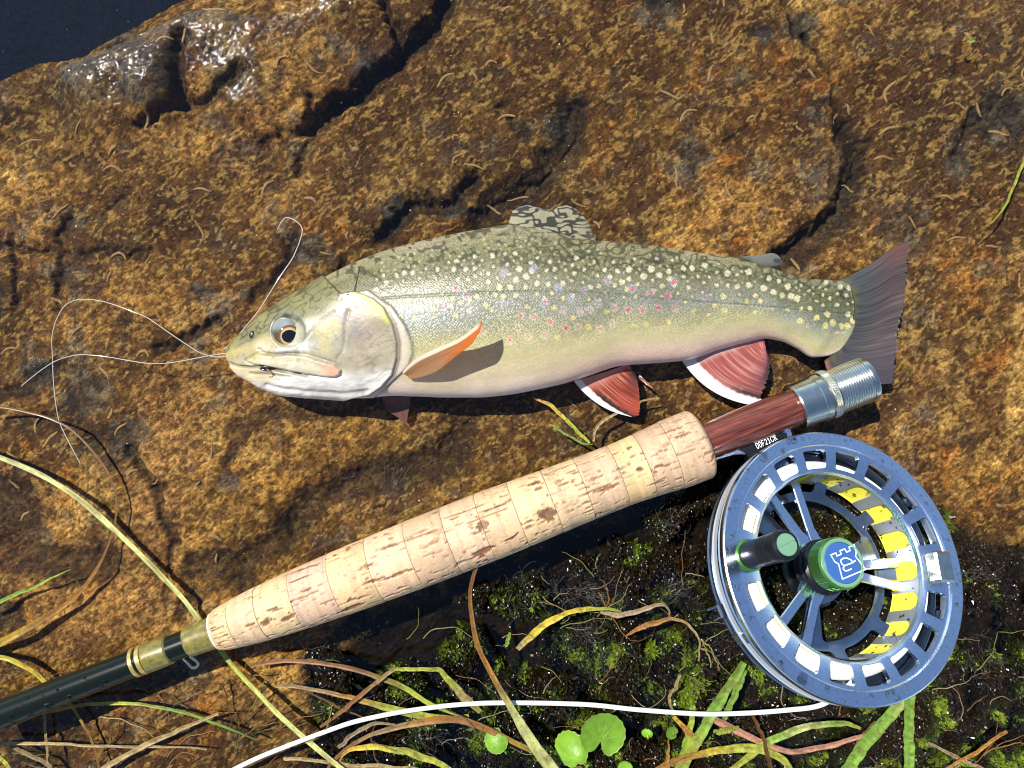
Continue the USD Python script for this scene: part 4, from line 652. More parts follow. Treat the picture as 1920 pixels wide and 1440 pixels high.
ko = robj('drag_knob', knb, 'green_anodised', smooth=25)
robj('knob_ring', rev([(6.95, -2.38), (7.5, -2.22), (8.1, -2.36), (8.1, -2.55), (6.95, -2.55)], 96), 'green_pale', ko)
badge = robj('knob_badge', rev([(.05, -3.2), (6.85, -3.2), (6.85, -2.55), (6.6, -2.4), (.05, -2.34)], 96), 'badge_blue', ko)
def z9(pts): return [loc(1500 + a / 9.6, 980 + b / 9.6, -.0023) for a, b in pts]
tower = shapely.LineString(z9([(555, 580), (645, 545), (665, 600), (742, 567), (720, 505), (808, 472), (838, 530), (903, 502), (880, 440), (975, 400), (1012, 530), (1000, 605), (1180, 840), (765, 1015), (695, 745), (628, 705), (555, 580)]))
letter = shapely.LineString(z9([(993, 682), (960, 712), (915, 668), (850, 640), (785, 640), (738, 668), (738, 715), (765, 755), (805, 772), (900, 738), (960, 712)])).union(shapely.LineString(z9([(805, 772), (783, 800), (782, 840), (815, 868), (860, 862), (925, 832)])))
emb = [trimesh.creation.extrude_polygon(g, .09, engine='earcut') for s_ in (tower.buffer(.22, join_style=2), letter.buffer(.24)) for g in getattr(s_, 'geoms', [s_])]
emb = trimesh.util.concatenate(emb); emb.apply_translation((0, 0, -2.37)); robj('castle_emblem', (np.array(emb.vertices), np.array(emb.faces)), 'badge_print', ko, smooth=False)
hx = 35.6
hp_ = [(-4, 3.9), (-.6, 3.9), (0, 4.3), (3, 4.5), (9, 4.55)] 
for g_ in (10.2, 12, 13.8): hp_ += [(g_ - .35, 4.6), (g_ - .25, 4.25), (g_ + .25, 4.25), (g_ + .35, 4.6)]
hp_ += [(15.5, 4.7), (18.6, 4.7), (19.4, 4.3), (19.7, 3.6), (19.7, 3.45), (19.3, 3.4), (19.3, .05)]
hd_ = robj('handle', lathe((hx, 0, 0), (0, 0, 1), [(-4, .05)] + [(a * 1.07, b) for a, b in hp_], 72, ref=[1, 0, 0]), 'black_anodised')
robj('handle_foot', rev([(3.2, -1.2), (5.2, -1.2), (5.2, .1), (4.6, .6), (3.2, .6)], 48).translate((hx, 0, 0)), 'green_anodised', hd_)
sx_, sy_ = loc(1457, 1015, .0215) ; sx2, sy2 = loc(1483, 1004, .0215)
scr = rev([(.05, 20.6), (3.35, 20.6), (3.35, 21.1), (.05, 21.2)], 48).translate((hx, 0, 0)) - m3.Manifold.cube((7, .5, .7), True).rotate((0, 0, math.degrees(math.atan2(sy2 - sy_, sx2 - sx_)))).translate((hx, 0, 21.2))
robj('handle_screw', scr, 'green_pale', hd_)
robj('counterweight', box(-35.6, 0, .9, 6.8, 10.5, 5.0, .8), 'nickel')
# the cage round the spool and its back plate
fr = rev([(43.2, -7.6), (43.2, -8.9), (44.3, -8.9), (44.6, -8.2), (44.3, -7.6)], 256); robj('frame_ring', fr, 'chrome_bright')
robj('frame_ring', rev([(42.8, -4.6), (42.8, -5.7), (43.8, -5.7), (44.1, -5.1), (43.8, -4.6)], 256), 'chrome_spool')
bp = rev([(37.0, -13.6), (37.0, -12.4), (41.2, -12.4), (41.5, -11.7), (42.6, -11.7), (42.6, -12.2), (43.6, -12.2), (44.0, -12.8), (43.6, -14), (41.6, -14)], 256) + rev([(8, -19.4), (8, -18.2), (26, -18.2), (37.5, -12.6), (37.5, -13.8), (26, -19.4)], 128)
for k in range(3): bp -= sector(12, 24.5, 50, 1.5, -21, -17, 120 * k + 20)
for k in range(9): bp -= sector(27.5, 36.2, 15.5, 1.5, -21, -11, 40 * k)
robj('back_plate', bp, 'gunmetal')
for k, dg_ in enumerate((35, 100, 160, 215, 290)):
    robj('frame_pillar', box(43.4, 0, -9.2, 1.3, 4, 8.6, .4).rotate((0, 0, dg_)), 'gunmetal')
gx_, gy_ = loc(1335, 1150, -.015); ga = math.degrees(math.atan2(gy_, gx_))
robj('line_guard', (box(44.6, 0, -11.6, 2.2, 5, 3.0, .6) + box(47, -1.8, -11.6, 4, .7, 1.8, .2) + box(46.6, 1.9, -11.8, 3, .6, 1.4, .2)).rotate((0, 0, ga)), 'gunmetal')
# foot and stem
def plate(px, z0, z1, ch=.0005):
    pg = shapely.Polygon([P(u, v, z1)[:2] for u, v in px]).buffer(.0004).buffer(-.0004)
    a = trimesh.creation.extrude_polygon(pg, z1 - z0 - ch, engine='earcut'); a.apply_translation((0, 0, z0)); b = trimesh.creation.extrude_polygon(pg.buffer(-ch), ch, engine='earcut'); b.apply_translation((0, 0, z1 - ch))
    return joined([(np.array(a.vertices), np.array(a.faces)), (np.array(b.vertices), np.array(b.faces))])
foot = obj('reel_foot', plate([(1322, 855), (1332, 842), (1353, 838), (1372, 830), (1400, 815), (1439, 803), (1467, 786), (1522, 768), (1534, 776), (1519, 787), (1494, 797), (1483, 806), (1487, 818), (1440, 850), (1397, 852), (1378, 852), (1345, 862), (1324, 866)], .0205, .0236), 'chrome_spool', reel, smooth=30)
obj('foot_stem', plate([(1382, 843), (1395, 830), (1420, 822), (1452, 808), (1476, 812), (1480, 838), (1440, 870), (1412, 876), (1400, 850)], .0170, .0247), 'black_anodised', reel, smooth=30)
tx = meshkit.text_mesh('00F21CK', .0021, .00012); b_ = tx.bounds; tx.apply_translation(-b_[0]); want = np.linalg.norm(P(1457, 820, .0247) - P(1419, 838, .0247)); tx.apply_scale([want / (b_[1][0] - b_[0][0]), 1, 1])
an_ = math.radians(24.5); tv = np.array(tx.vertices); o_ = P(1420, 842, .0248)
tv = o_ + tv[:, :1] * np.array([math.cos(an_), math.sin(an_), 0]) + tv[:, 1:2] * np.array([-math.sin(an_), math.cos(an_), 0]) + tv[:, 2:] * [0, 0, 1]
obj('lettering', (tv, np.array(tx.faces)), 'print_white', reel, smooth=False)
bd = []; rr = np.random.default_rng(12)
for i in range(150):
    a = rr.uniform(0, 2 * np.pi); r_ = rr.uniform(40.6, 44.2); s_ = rr.choice([.25, .35, .5, .8, 1.2], p=[.36, .3, .2, .1, .04]); bd.append(bead(world([[r_ * math.cos(a), r_ * math.sin(a), 0]])[0], RN, .001 * s_, .5))
for (pu, pv, s_) in [(1432, 857, 2.0), (1506, 1272, 2.0), (1500, 1275, 1.2), (1480, 827, 1.3)]:
    bd.append(bead(on_plane(pu, pv, 0.0), RN, .001 * s_ * .9, .35))
for i in range(46):
    a = rr.uniform(math.pi * .6, math.pi * 1.5); z_ = rr.uniform(-13, -5); bd.append(bead(world([[30.68 * math.cos(a), 30.68 * math.sin(a), z_]])[0], -(math.cos(a) * EX + math.sin(a) * EY), .001 * rr.uniform(.2, .7), .5))
tag(obj('water_beads', joined(bd), 'drop_glass', reel), kind='stuff')

# ------------------------------------------------------------------ lines and fly
def zpts(pts, z): 
    z = np.broadcast_to(z, len(pts)); return np.array([P(u, v, zz) for (u, v), zz in zip(pts, z)])
def line(name, pts, z, r, m, label, cat, n=160, k=10):
    o = obj(name, tube(curve(zpts(pts, z), n), r, k), m); return tag(o, label, cat)
line('fly_line', [(1600, 1275), (1578, 1298), (1548, 1318), (1480, 1331), (1400, 1337), (1300, 1338), (1200, 1331), (1100, 1321), (1000, 1318), (920, 1318), (850, 1322), (770, 1332), (700, 1345), (640, 1361), (580, 1383), (500, 1414), (440, 1442), (380, 1475)], [.043, .041, .037, .028, .022, .0195, .0185, .0185, .0185, .0185, .018, .018, .0175, .0165, .0155, .0145, .014, .014], .00082, 'fly_line_white', 'thick white line curving from the reel across the moss', 'fishing line', 240, 14)
zf = lambda u, v, a=.0004: float(fish_top(u, v)[0]) + a
LD = [([(424, 668), (392, 667), (367, 657), (323, 628), (283, 600), (243, 582), (200, 567), (157, 561), (127, 569), (110, 590), (100, 617), (97, 640), (98, 663), (100, 713), (107, 773), (117, 805), (133, 837), (150, 868)], [.0155, .0150, .0165, .018, .0185, .0185, .018, .017, .0155, .0135, .012, .011, .0102, .0100, .0097, .0096, .0096, .0094], 'thin clear nylon looping out from the snout and down to the brown stem'),
      ([(424, 662), (392, 667), (350, 675), (293, 682), (247, 677), (207, 670), (160, 665), (123, 670), (93, 683), (60, 707), (40, 724)], [.0155, .0148, .014, .013, .0125, .012, .012, .0112, .0103, .0097, .0096], 'lower of two thin clear nylon strands running left from the snout'),
      ([(420, 654), (440, 636), (460, 613), (493, 570), (528, 514), (546, 488), (557, 465), (566, 438), (565, 425), (560, 419), (549, 411), (538, 408), (532, 410), (528, 415), (520, 430)], [.0165, .0185, .0195, .021, .021, .0205, .020, .019, .0185, .018, .0175, .017, .0165, .0155, .012], 'thin clear nylon rising along the forehead to a curl above it')]
for p_, z_, lb in LD: line('leader', p_, z_, .00012, 'nylon', lb, 'fishing line', 200, 6)
hp = [(690, 478), (677, 489), (673, 508), (668, 530), (663, 547), (650, 552)]
line('dark_hair', hp, [.016] + [zf(u, v, .0002) for u, v in hp[1:]], .00013, 'fly_black', 'short dark thread lying across the nape behind the head', 'thread', 60, 6)
fly = thing('fishing_fly', 'tiny black fly hooked in the corner of the mouth', 'fishing fly', P(505, 690, zf(505, 690)))
z_ = zf(505, 690, .0011)
fb_ = curve(np.array([P(489, 692, z_), P(497, 688, z_ + .0005), (P(506, 689, z_ + .0004)), P(513, 690, z_)]), 20); obj('body', tube(fb_, .00055 * np.sin(np.linspace(.35, 2.9, 20)) ** .6 + .0001, 10), 'fly_black', fly)
for e_ in ([(507, 689), (515, 685), (526, 689)], [(503, 688), (510, 683), (514, 681)], [(500, 692), (508, 698), (512, 704)]): obj('wing' if e_[0][0] != 500 else 'hackle', tube(curve(np.array([P(u, v, z_ + .0006) for u, v in e_]), 12), np.linspace(.0004, .0001, 12), 6), 'fly_black' if e_[0][0] != 500 else 'fly_tan', fly)
obj('hook', tube(curve(np.array([P(488, 692, z_), P(496, 694, z_ + .0002), P(506, 696, z_), P(512, 700, z_ - .0002), P(511, 705, z_ - .0004), P(505, 706, z_ - .0004)]), 30), .00014, 6), 'hook_wire', fly)

# ------------------------------------------------------------------ grasses and leaves at the water's edge
straw, brown_, rust, green, pale, yg_, yel, pink, grey_, dgreen = K3((.42, .31, .14), (.20, .095, .035), (.36, .17, .035), (.17, .30, .045), (.56, .58, .22), (.36, .40, .055), (.55, .42, .045), (.42, .21, .14), (.30, .23, .14), (.07, .13, .025))
def blade(label, pts, w, cols, z, cat='grass blade', name='grass_blade', fold=.25, n=70, group='loose grass at the water edge', roll=0.0):
    c3 = curve(zpts(pts, z), n); sp_ = np.linspace(0, 1, n)
    k_l = sum(map(ord, label)) * .37; c3 = c3 + np.stack([(fb(sp_ * 9, k_l, 3, 161) - .5) * .0011, (fb(sp_ * 9, k_l + 5, 3, 162) - .5) * .0011, 0 * sp_], -1); w_ = np.interp(sp_, np.linspace(0, 1, len(w)), w) / F * (H - c3[:, 2]) / 2 * (.70 + .32 * fb(sp_ * 14, k_l, 3, 163))
    col_ = np.stack([np.interp(sp_, np.linspace(0, 1, len(cols)), np.array(cols)[:, k]) for k in range(3)], -1)
    t = np.gradient(c3, axis=0); t /= np.linalg.norm(t, axis=1, keepdims=True); s_ = np.cross(t, [0, 0, 1.0]); s_ /= np.linalg.norm(s_, axis=1, keepdims=True) + 1e-9; nn = np.cross(s_, t)
    if roll: s_, nn = s_ * math.cos(roll) + nn * math.sin(roll), nn * math.cos(roll) - s_ * math.sin(roll)
    X_ = np.array([-1, -.55, 0, .55, 1.0]); th = np.maximum(.00016, w_ * .10)
    topv = c3[:, None] + (w_[:, None] * X_)[..., None] * s_[:, None] + ((fold * w_)[:, None] * (np.abs(X_) - .5))[..., None] * nn[:, None]
    botv = topv[:, ::-1] - (th[:, None] * np.array([.3, 1, 1, 1, .3]))[..., None] * nn[:, None]
    v = np.concatenate([topv, botv], 1); K = 10; f = grid_faces(n, K, True); j = np.arange(K)
    vv = np.vstack([v.reshape(-1, 3), v[0].mean(0), v[-1].mean(0)]); jn = (j + 1) % K
    f = np.vstack([f, np.stack([jn, j, np.full(K, n * K)], 1), np.stack([(n - 1) * K + j, (n - 1) * K + jn, np.full(K, n * K + 1)], 1)])
    if trimesh.Trimesh(vv, f, process=False).volume < 0: f = f[:, ::-1]
    sh = 1 + .14 * np.array([-1, .6, -1.2, .5, -.8, -.8, .5, -1.2, .6, -1])
    mott = 1 + .35 * (nz(sp_ * 40, len(label), 0, 7) - .5)
    cc = col_[:, None] * sh[None, :, None] * mott[:, None, None]; bl_ = sm(.60, .74, nz(sp_[:, None] * 34, np.arange(10)[None] * .7 + k_l, 0, 164)); cc = lerp(cc, brown_ * .6, .55 * bl_); cc = np.vstack([cc.reshape(-1, 3), cc[0].mean(0), cc[-1].mean(0)])
    return tag(obj(name, (vv, f), 'grass_blade', smooth=60, col=np.clip(cc, 0, 1)), label, cat, group)
blade('long pale yellow green reed lying under the rod at the left', [(-60, 838), (0, 858), (80, 892), (180, 960), (260, 1034), (318, 1094), (375, 1160), (405, 1205), (440, 1256), (500, 1318), (560, 1374), (640, 1440), (690, 1480)], [12, 11, 12, 11, 10, 11, 12], [pale, pale, pale * 1.05, pale, yg_ * 1.1, pale, pale], [.013, .013, .0125, .0122, .0115, .0105, .0095, .0095, .0105, .0125, .0135, .014, .014], 'reed', 'reed', .5)
blade('thin brown stem arching from the left frame edge and back', [(-40, 768), (0, 762), (60, 775), (120, 797), (170, 840), (205, 890), (219, 940), (212, 990), (190, 1050), (150, 1110), (90, 1155), (20, 1195), (-40, 1225)], [5, 5, 4, 4, 5, 10, 15, 17], [brown_, brown_, brown_ * .8, rust * .6, rust, yel * .8], [.0115] * 13, 'stem', 'dry_stem')
blade('small green blade tip poking in above the brown stem', [(-40, 1150), (0, 1127), (60, 1102), (132, 1067)], [10, 8, 6, 1], [green, green, yg_], .0105)
blade('yellow blade curling down behind the rod at the far left', [(-40, 1225), (0, 1232), (40, 1246), (75, 1270), (105, 1300), (132, 1322), (158, 1362), (176, 1402), (186, 1450)], [11, 11, 10, 7, 5, 5], [yg_, yel * .9, yel * .7, rust * .6, rust * .6], [.012, .012, .0115, .011, .0105, .0105, .011, .011, .011])
blade('rust to green blade bowing just below the dark blank', [(82, 1336), (150, 1323), (210, 1319), (262, 1321), (350, 1338), (430, 1366), (480, 1388)], [9, 8, 7, 7, 6, 3], [rust, rust, yg_, green, green, dgreen], [.012, .0125, .013, .013, .0125, .0115, .0105])
blade('level pale straw near the bottom left corner', [(-30, 1393), (100, 1394), (200, 1398), (300, 1400), (390, 1404)], [7, 7, 6, 6, 3], [straw, straw, straw * .8, straw * .7], .0112, 'straw', 'straw')
blade('spotted straw slanting up to the right at the lower left', [(170, 1460), (240, 1415), (300, 1385), (360, 1358), (407, 1337)], [11, 12, 11, 9, 6], [straw * .9, straw, straw * .8, straw * .9], .0122, 'straw', 'straw')
blade('short upright straw crossing the level straw', [(82, 1328), (85, 1370), (90, 1440), (92, 1470)], [7, 6, 5, 5], [straw * .7, straw * .6, straw * .6], .0104, 'straw', 'straw')
blade('faint sunken straw in the bottom left corner', [(20, 1398), (60, 1418), (110, 1445), (140, 1470)], [10, 10, 9, 8], [straw * .45, straw * .5, straw * .4], .0085, 'straw', 'straw')
blade('yellow tip of a blade cut by the bottom left corner', [(-20, 1405), (8, 1428), (30, 1460)], [8, 8, 7], [yg_, yg_], .0115)
blade('tall brown blade turning green, bent over the cork grip edge', [(976, 990), (960, 1008), (940, 1018), (916, 1038), (897, 1055), (886, 1078), (880, 1113), (881, 1140), (886, 1168), (901, 1222), (930, 1280), (956, 1324), (985, 1375), (1018, 1422), (1055, 1470)], [2, 6, 9, 10, 12, 14, 20, 26, 28], [brown_ * .7, brown_ * .8, brown_, rust * .8, rust, pale * .7, pale * .85, pale * .8], [.036, .0362, .0355, .0335, .030, .027, .025, .0245, .024, .0235, .023, .0225, .022, .0215, .021])
blade('bright yellow blade arched over the dark moss', [(970, 1219), (985, 1203), (1003, 1186), (1022, 1170), (1047, 1156), (1091, 1143), (1120, 1140), (1145, 1141), (1165, 1146)], [10, 16, 16, 12, 10, 8, 5], [grey_, yel, yel, yel * .9, yg_, yg_ * .6], [.0165, .018, .019, .0195, .0195, .019, .0185, .018, .017])
blade('dry grey blade continuing from the yellow arched one', [(1125, 1146), (1150, 1152), (1193, 1148), (1215, 1140), (1238, 1133), (1250, 1140), (1256, 1160)], [5, 12, 12, 10, 6, 3], [grey_, grey_, grey_ * 1.1, grey_ * .8], [.0165, .017, .0175, .018, .018, .0175, .0165])
blade('kinked brown blade leg below the grip, left of its bend', [(600, 1364), (657, 1321), (704, 1281), (728, 1262), (742, 1254)], [6, 9, 10, 9, 8], [brown_, brown_ * 1.2, straw * .7], [.015, .0165, .018, .0185, .019])
blade('yellow green blade running right and down from the kink', [(740, 1255), (775, 1256), (810, 1255), (828, 1260), (846, 1280), (868, 1304), (901, 1336)], [8, 8, 9, 16, 18, 10], [yg_ * .8, yg_, yg_, yg_ * .8, straw * .8, yg_ * .6], [.019, .019, .0187, .0182, .0175, .0165, .0155])
blade('long brown blade bowing from the grip into green', [(470, 1250), (500, 1244), (555, 1239), (628, 1247), (690, 1264), (725, 1276), (755, 1288), (810, 1321), (865, 1344), (890, 1356)], [8, 9, 10, 10, 12, 12, 8, 4], [brown_, brown_ * 1.3, brown_, brown_, yg_ * .9, yg_, yg_ * .8], [.0125, .013, .0135, .0145, .0155, .016, .016, .016, .0155, .015])
blade('straw blade with brown flecks above the white line', [(515, 1286), (591, 1293), (640, 1303), (675, 1312), (726, 1326), (784, 1340), (843, 1346), (880, 1342)], [6, 9, 10, 14, 18, 16, 8], [straw * .8, straw * .7, rust, yg_ * .9, yg_, yg_ * .9], [.013, .0135, .014, .0145, .0148, .0145, .014, .0138])
blade('brown blade arched under the white line at the bottom', [(610, 1450), (628, 1423), (664, 1394), (719, 1370), (777, 1355), (828, 1348), (879, 1354), (930, 1376), (992, 1405), (1047, 1424), (1090, 1440)], [6, 8, 10, 14, 17, 15, 12, 10, 7], [brown_, brown_ * 1.4, straw * .7, rust * .9, brown_ * 1.2, rust * .8, yg_ * .8, brown_], [.013, .0135, .0145, .0155, .016, .016, .016, .0155, .015, .0145, .014])
blade('glossy yellow blade bowed low at the bottom edge', [(636, 1428), (646, 1413), (660, 1405), (690, 1402), (719, 1402), (777, 1414), (828, 1435), (860, 1460)], [4, 10, 14, 16, 16, 14, 10], [rust, yel, yg_ * 1.1, yg_, yg_], [.0135, .014, .0145, .015, .015, .0145, .014, .0135])
blade('flat straw along the bottom frame edge left of centre', [(530, 1422), (600, 1428), (646, 1433), (760, 1440), (800, 1446)], [7, 8, 9, 8], [straw, straw * .9, straw * .8], .013, 'straw', 'straw')
blade('grey dry strip folded beside the brown arch', [(634, 1402), (660, 1380), (694, 1360), (719, 1357), (745, 1362)], [8, 10, 9, 7, 4], [grey_ * .7, grey_ * .8, grey_ * .7], .0135)
blade('rust coloured grass curl left of the reel guard', [(1172, 1194), (1200, 1178), (1230, 1167), (1252, 1161), (1270, 1162), (1286, 1170), (1298, 1181), (1309, 1196), (1312, 1215), (1308, 1240)], [3, 10, 12, 9, 6, 5, 4, 4], [rust * .7, rust, rust * .9, straw * .8, straw * .8, straw * .7], [.016, .0175, .0185, .019, .019, .0188, .0183, .0178, .017, .016])
blade('wide green blade leaning under the left side of the reel', [(1396, 1243), (1387, 1257), (1368, 1285), (1350, 1313), (1330, 1347), (1310, 1381), (1292, 1412), (1278, 1440), (1265, 1470)], [18, 22, 24, 26, 28, 28], [green, green, green * 1.1, yg_ * .9, green], [.012, .0125, .0135, .0145, .015, .015, .0148, .0145, .014])
blade('narrower green blade beside the wide one below the reel', [(1396, 1255), (1391, 1269), (1380, 1297), (1366, 1329), (1352, 1362)], [14, 16, 15, 13, 8], [green * .8, green, green, green * .7], [.011, .012, .0135, .0138, .012])
blade('upright green blade crossing beneath the white line', [(1301, 1322), (1298, 1340), (1294, 1362), (1286, 1394), (1268, 1450)], [12, 14, 15, 15, 14], [green * 1.1, yg_, green, green], .0135)
blade('pinkish dry stem sagging below the reel', [(1330, 1340), (1345, 1351), (1390, 1374), (1430, 1392), (1463, 1405), (1487, 1409), (1511, 1405), (1550, 1398), (1591, 1389), (1630, 1378), (1659, 1370)], [14, 16, 15, 13, 12, 12, 10, 7], [pink, pink * 1.1, pink, pink, pink * 1.05, pink * .9], [.0135, .014, .015, .0155, .0155, .0155, .0155, .0158, .016, .016, .0158], 'stem', 'dry_stem', .45)
blade('glossy green blade arching under the reel rim', [(1370, 1445), (1385, 1432), (1423, 1402), (1471, 1377), (1500, 1366), (1531, 1359), (1560, 1356), (1583, 1357), (1600, 1360), (1614, 1366)], [12, 15, 17, 18, 16, 12, 6], [yg_ * .8, yg_, green * 1.2, pale * .8, green, yg_ * .8], [.014, .0145, .0165, .0178, .0182, .0185, .0183, .018, .0175, .017])
blade('orange and yellow blade humped along the bottom right', [(1225, 1448), (1246, 1437), (1302, 1417), (1335, 1409), (1366, 1405), (1400, 1403), (1423, 1405), (1445, 1411), (1463, 1421), (1474, 1432), (1482, 1455)], [14, 14, 15, 18, 20, 16, 12], [rust, rust * .9, yel * .8, yg_, yg_ * .9, yg_], [.014, .0145, .0155, .016, .0165, .0168, .0168, .0165, .016, .0155, .015])
blade('broad green blade slanting away from the reel bottom', [(1700, 1300), (1691, 1317), (1651, 1361), (1628, 1388), (1611, 1410), (1587, 1442), (1565, 1472)], [26, 28, 28, 28, 26], [pale * .7, green * 1.1, green, green * 1.1, green], [.014, .0145, .016, .0165, .0165, .016, .0155])
blade('straight upright green blade right of the broad slanting one', [(1706, 1300), (1705, 1330), (1704, 1390), (1704, 1445), (1704, 1480)], [22, 22, 23, 23], [green, green * 1.1, green * 1.15, green], .0155)
blade('bare straw stalk at the lower right corner', [(1760, 1458), (1775, 1443), (1800, 1427), (1824, 1413), (1856, 1392), (1888, 1370)], [7, 8, 9, 9, 8], [straw * .7, rust * 1.1, rust * 1.1, rust * .9], .0165, 'straw', 'straw')
blade('grey dry blade crossing behind the bare straw stalk', [(1742, 1392), (1770, 1408), (1795, 1421), (1830, 1436), (1860, 1450)], [5, 8, 8, 7], [grey_ * .8, grey_, grey_ * .8], .0145)
blade('short amber blade hanging below the white line', [(1262, 1344), (1275, 1356), (1290, 1372), (1303, 1386), (1312, 1400)], [8, 12, 12, 10], [yel * .8, rust * 1.2, yel * .7], .014)
blade('thin upright rust straw near the heart leaf', [(1251, 1445), (1253, 1415), (1254, 1387)], [8, 7, 2], [rust, rust, rust * .7], .015, 'straw', 'straw')
blade('slim yellow green blade floating at the right frame edge', [(1935, 270), (1920, 302), (1905, 340), (1882, 388), (1857, 421)], [6, 6, 6, 5, 2], [yg_, yg_ * .8, yg_ * .7], .0104)
blade('yellow grass tip between the belly fin and the grip', [(1000, 748), (1016, 751), (1035, 762), (1070, 795), (1106, 832)], [4, 8, 8, 8, 6], [rust * 1.1, yel * .9, yg_, yg_], [.0115, .012, .0125, .0125, .012])
blade('small green blade under the yellow grass tip', [(1030, 795), (1050, 808), (1075, 823), (1112, 834)], [3, 5, 5, 3], [green, green, green], .0108)
blade('wispy tan strip curling from the belly fin', [(1112, 828), (1116, 808), (1128, 792), (1150, 778), (1180, 762), (1206, 752), (1238, 747)], [5, 7, 6, 5, 5, 4, 1], [straw * .7, straw * .8, straw * .7, straw], [.011, .011, .011, .0108, .0106, .0106, .0105])
blade('tiny green fleck of grass afloat at the upper right', [(1814, 76), (1820, 78), (1827, 77)], [3, 4, 3], [green * 1.4, green * 1.4], .0099)
blade('yellow stick seen through the open reel', [(1556, 938), (1566, 965), (1579, 1000), (1584, 1020)], [7, 9, 9, 8], [yel * .7, yel, yel * .9], .006, 'stick', 'stick')
blade('rusty twig seen through the open reel', [(1548, 990), (1575, 984), (1610, 970), (1618, 966)], [5, 5, 4, 2], [rust * .6, rust * .7, rust * .5], .005, 'twig', 'twig')
blade('dark twig lying across the pink stem', [(1412, 1343), (1424, 1366), (1434, 1394), (1440, 1420), (1452, 1450)], [7, 8, 9, 9], [brown_ * .5, brown_ * .5, brown_ * .4], .0172, 'twig', 'twig')
blade('brown strip beside the broad slanting blade', [(1640, 1352), (1622, 1376), (1608, 1400), (1594, 1440)], [6, 12, 14, 12], [brown_, brown_ * 1.2, brown_], .0135)
blade('thin pale stem hanging near the reel guard', [(1313, 1200), (1322, 1205), (1335, 1222), (1345, 1246), (1348, 1258)], [3, 3, 3, 2], [straw * .7, straw * .7], [.0165, .017, .0165, .015, .0135], 'stem', 'dry_stem')
blade('bent tan sprig below the rust curl', [(1314, 1216), (1322, 1218), (1329, 1232), (1333, 1252)], [4, 4, 3, 2], [straw * .6, straw * .7], .0158, 'stem', 'dry_stem')
blade('curled tan sliver left of the wide green blade', [(1276, 1265), (1268, 1285), (1256, 1306), (1258, 1322), (1268, 1336)], [6, 8, 7, 6, 3], [straw * .6, straw * .8, straw * .6], .0165)
blade('short olive scrap lying on the pinkish stem', [(1336, 1370), (1352, 1372), (1372, 1367), (1386, 1360)], [5, 13, 12, 5], [yg_ * .7, yg_ * .7, yg_ * .5], .0172)
blade('green splinter on the dark moss below the grip', [(948, 1213), (952, 1198), (956, 1186)], [7, 8, 6], [green, green * 1.1], .0165)
blade('brown twig from the kink end down across the green blade', [(560, 1290), (610, 1312), (660, 1336), (700, 1352)], [3, 4, 4, 3], [brown_ * .7, brown_ * .7], .0128, 'twig', 'twig')
def round_leaf(label, cu, cv, rad_px, rot, z, tilt=(0, 0), notch=.62, shade=1.0, cat='leaf', cup=.25):
    t = thing('heart_leaf', label, cat, P(cu, cv, z), 'small round leaves among the moss'); r_ = rad_px / F * (H - z)
    th = np.linspace(0, 2 * np.pi, 97)[:-1]; R_ = 1 - notch * np.exp(-(np.abs(np.angle(np.exp(1j * (th + np.pi / 2)))) / .26) ** 2) + .035 * np.sin(th * 17) * .6
    rr_ = np.linspace(0, 1, 18); cx_ = np.array([0, -.28])
    xy = cx_ + rr_[:, None, None] * (R_[:, None] * np.stack([np.cos(th), np.sin(th)], -1) - cx_ * 1.0)[None]
    dd = np.hypot(*(xy).transpose(2, 0, 1)); vein = np.maximum.reduce([np.exp(-(np.abs(np.angle(np.exp(1j * (th - a_)))) * 22) ** 2) for a_ in (np.pi / 2, 1.0, 2.14, .25, 2.9)])[None] * np.ones((18, 1)) * sm(1.0, .3, rr_)[:, None]; zz = cup * dd ** 2 * .6 + .05 * (fb(xy[..., 0] * 2.2 + cu, xy[..., 1] * 2.2, 3, 151) - .5) - .02 * vein
    c_, s_ = math.cos(rot), math.sin(rot); xyr = np.stack([xy[..., 0] * c_ - xy[..., 1] * s_, xy[..., 0] * s_ + xy[..., 1] * c_], -1)
    zz = zz + xyr[..., 0] * tilt[0] + xyr[..., 1] * tilt[1]
    topv = P(cu, cv, z) + r_ * np.concatenate([xyr, zz[..., None]], -1); botv = topv - [0, 0, .00028]
    a = topv.shape[0] * 96; f = grid_faces(18, 96, True); f = np.vstack([f, f[:, ::-1] + a]); e = (17 * 96) + np.arange(96); en = 17 * 96 + (np.arange(96) + 1) % 96
    f = np.vstack([f, np.stack([e, e + a, en + a], 1), np.stack([e, en + a, en], 1)])
    vv = np.vstack([topv.reshape(-1, 3), botv.reshape(-1, 3)]); f = f if trimesh.Trimesh(vv, f, process=False).volume > 0 else f[:, ::-1]
    vein = np.maximum.reduce([np.exp(-(np.abs(np.angle(np.exp(1j * (th - a_)))) * 22) ** 2) for a_ in (np.pi / 2, 1.0, 2.14, .25, 2.9)])[None] * np.ones((18, 1)) * sm(1.0, .3, rr_)[:, None]
    cc = lerp(np.broadcast_to(np.array([.155, .31, .022]) * shade, xy.shape[:2] + (3,)), np.array([.36, .46, .10]) * shade, .35 * vein); cc = cc * (.75 + .5 * fb(xy[..., 0] * 4 + cv, xy[..., 1] * 4, 3, 152))[..., None]; cc = lerp(cc, np.array([.30, .38, .07]), .5 * sm(.93, 1, rr_)[:, None] * np.ones((1, 96)))
    obj('leaf_blade', (vv, f), 'leaf_green', t, col=np.vstack([cc.reshape(-1, 3)] * 2)); b0 = P(cu, cv, z) + r_ * np.array([.28 * s_, -.28 * c_, -.22])
    obj('stalk', tube(curve(np.array([b0, b0 + [.0006, -.002, -.004], b0 + [.0012, -.0025, -.011]]), 12), .0005, 7), 'moss_bright', t); return t
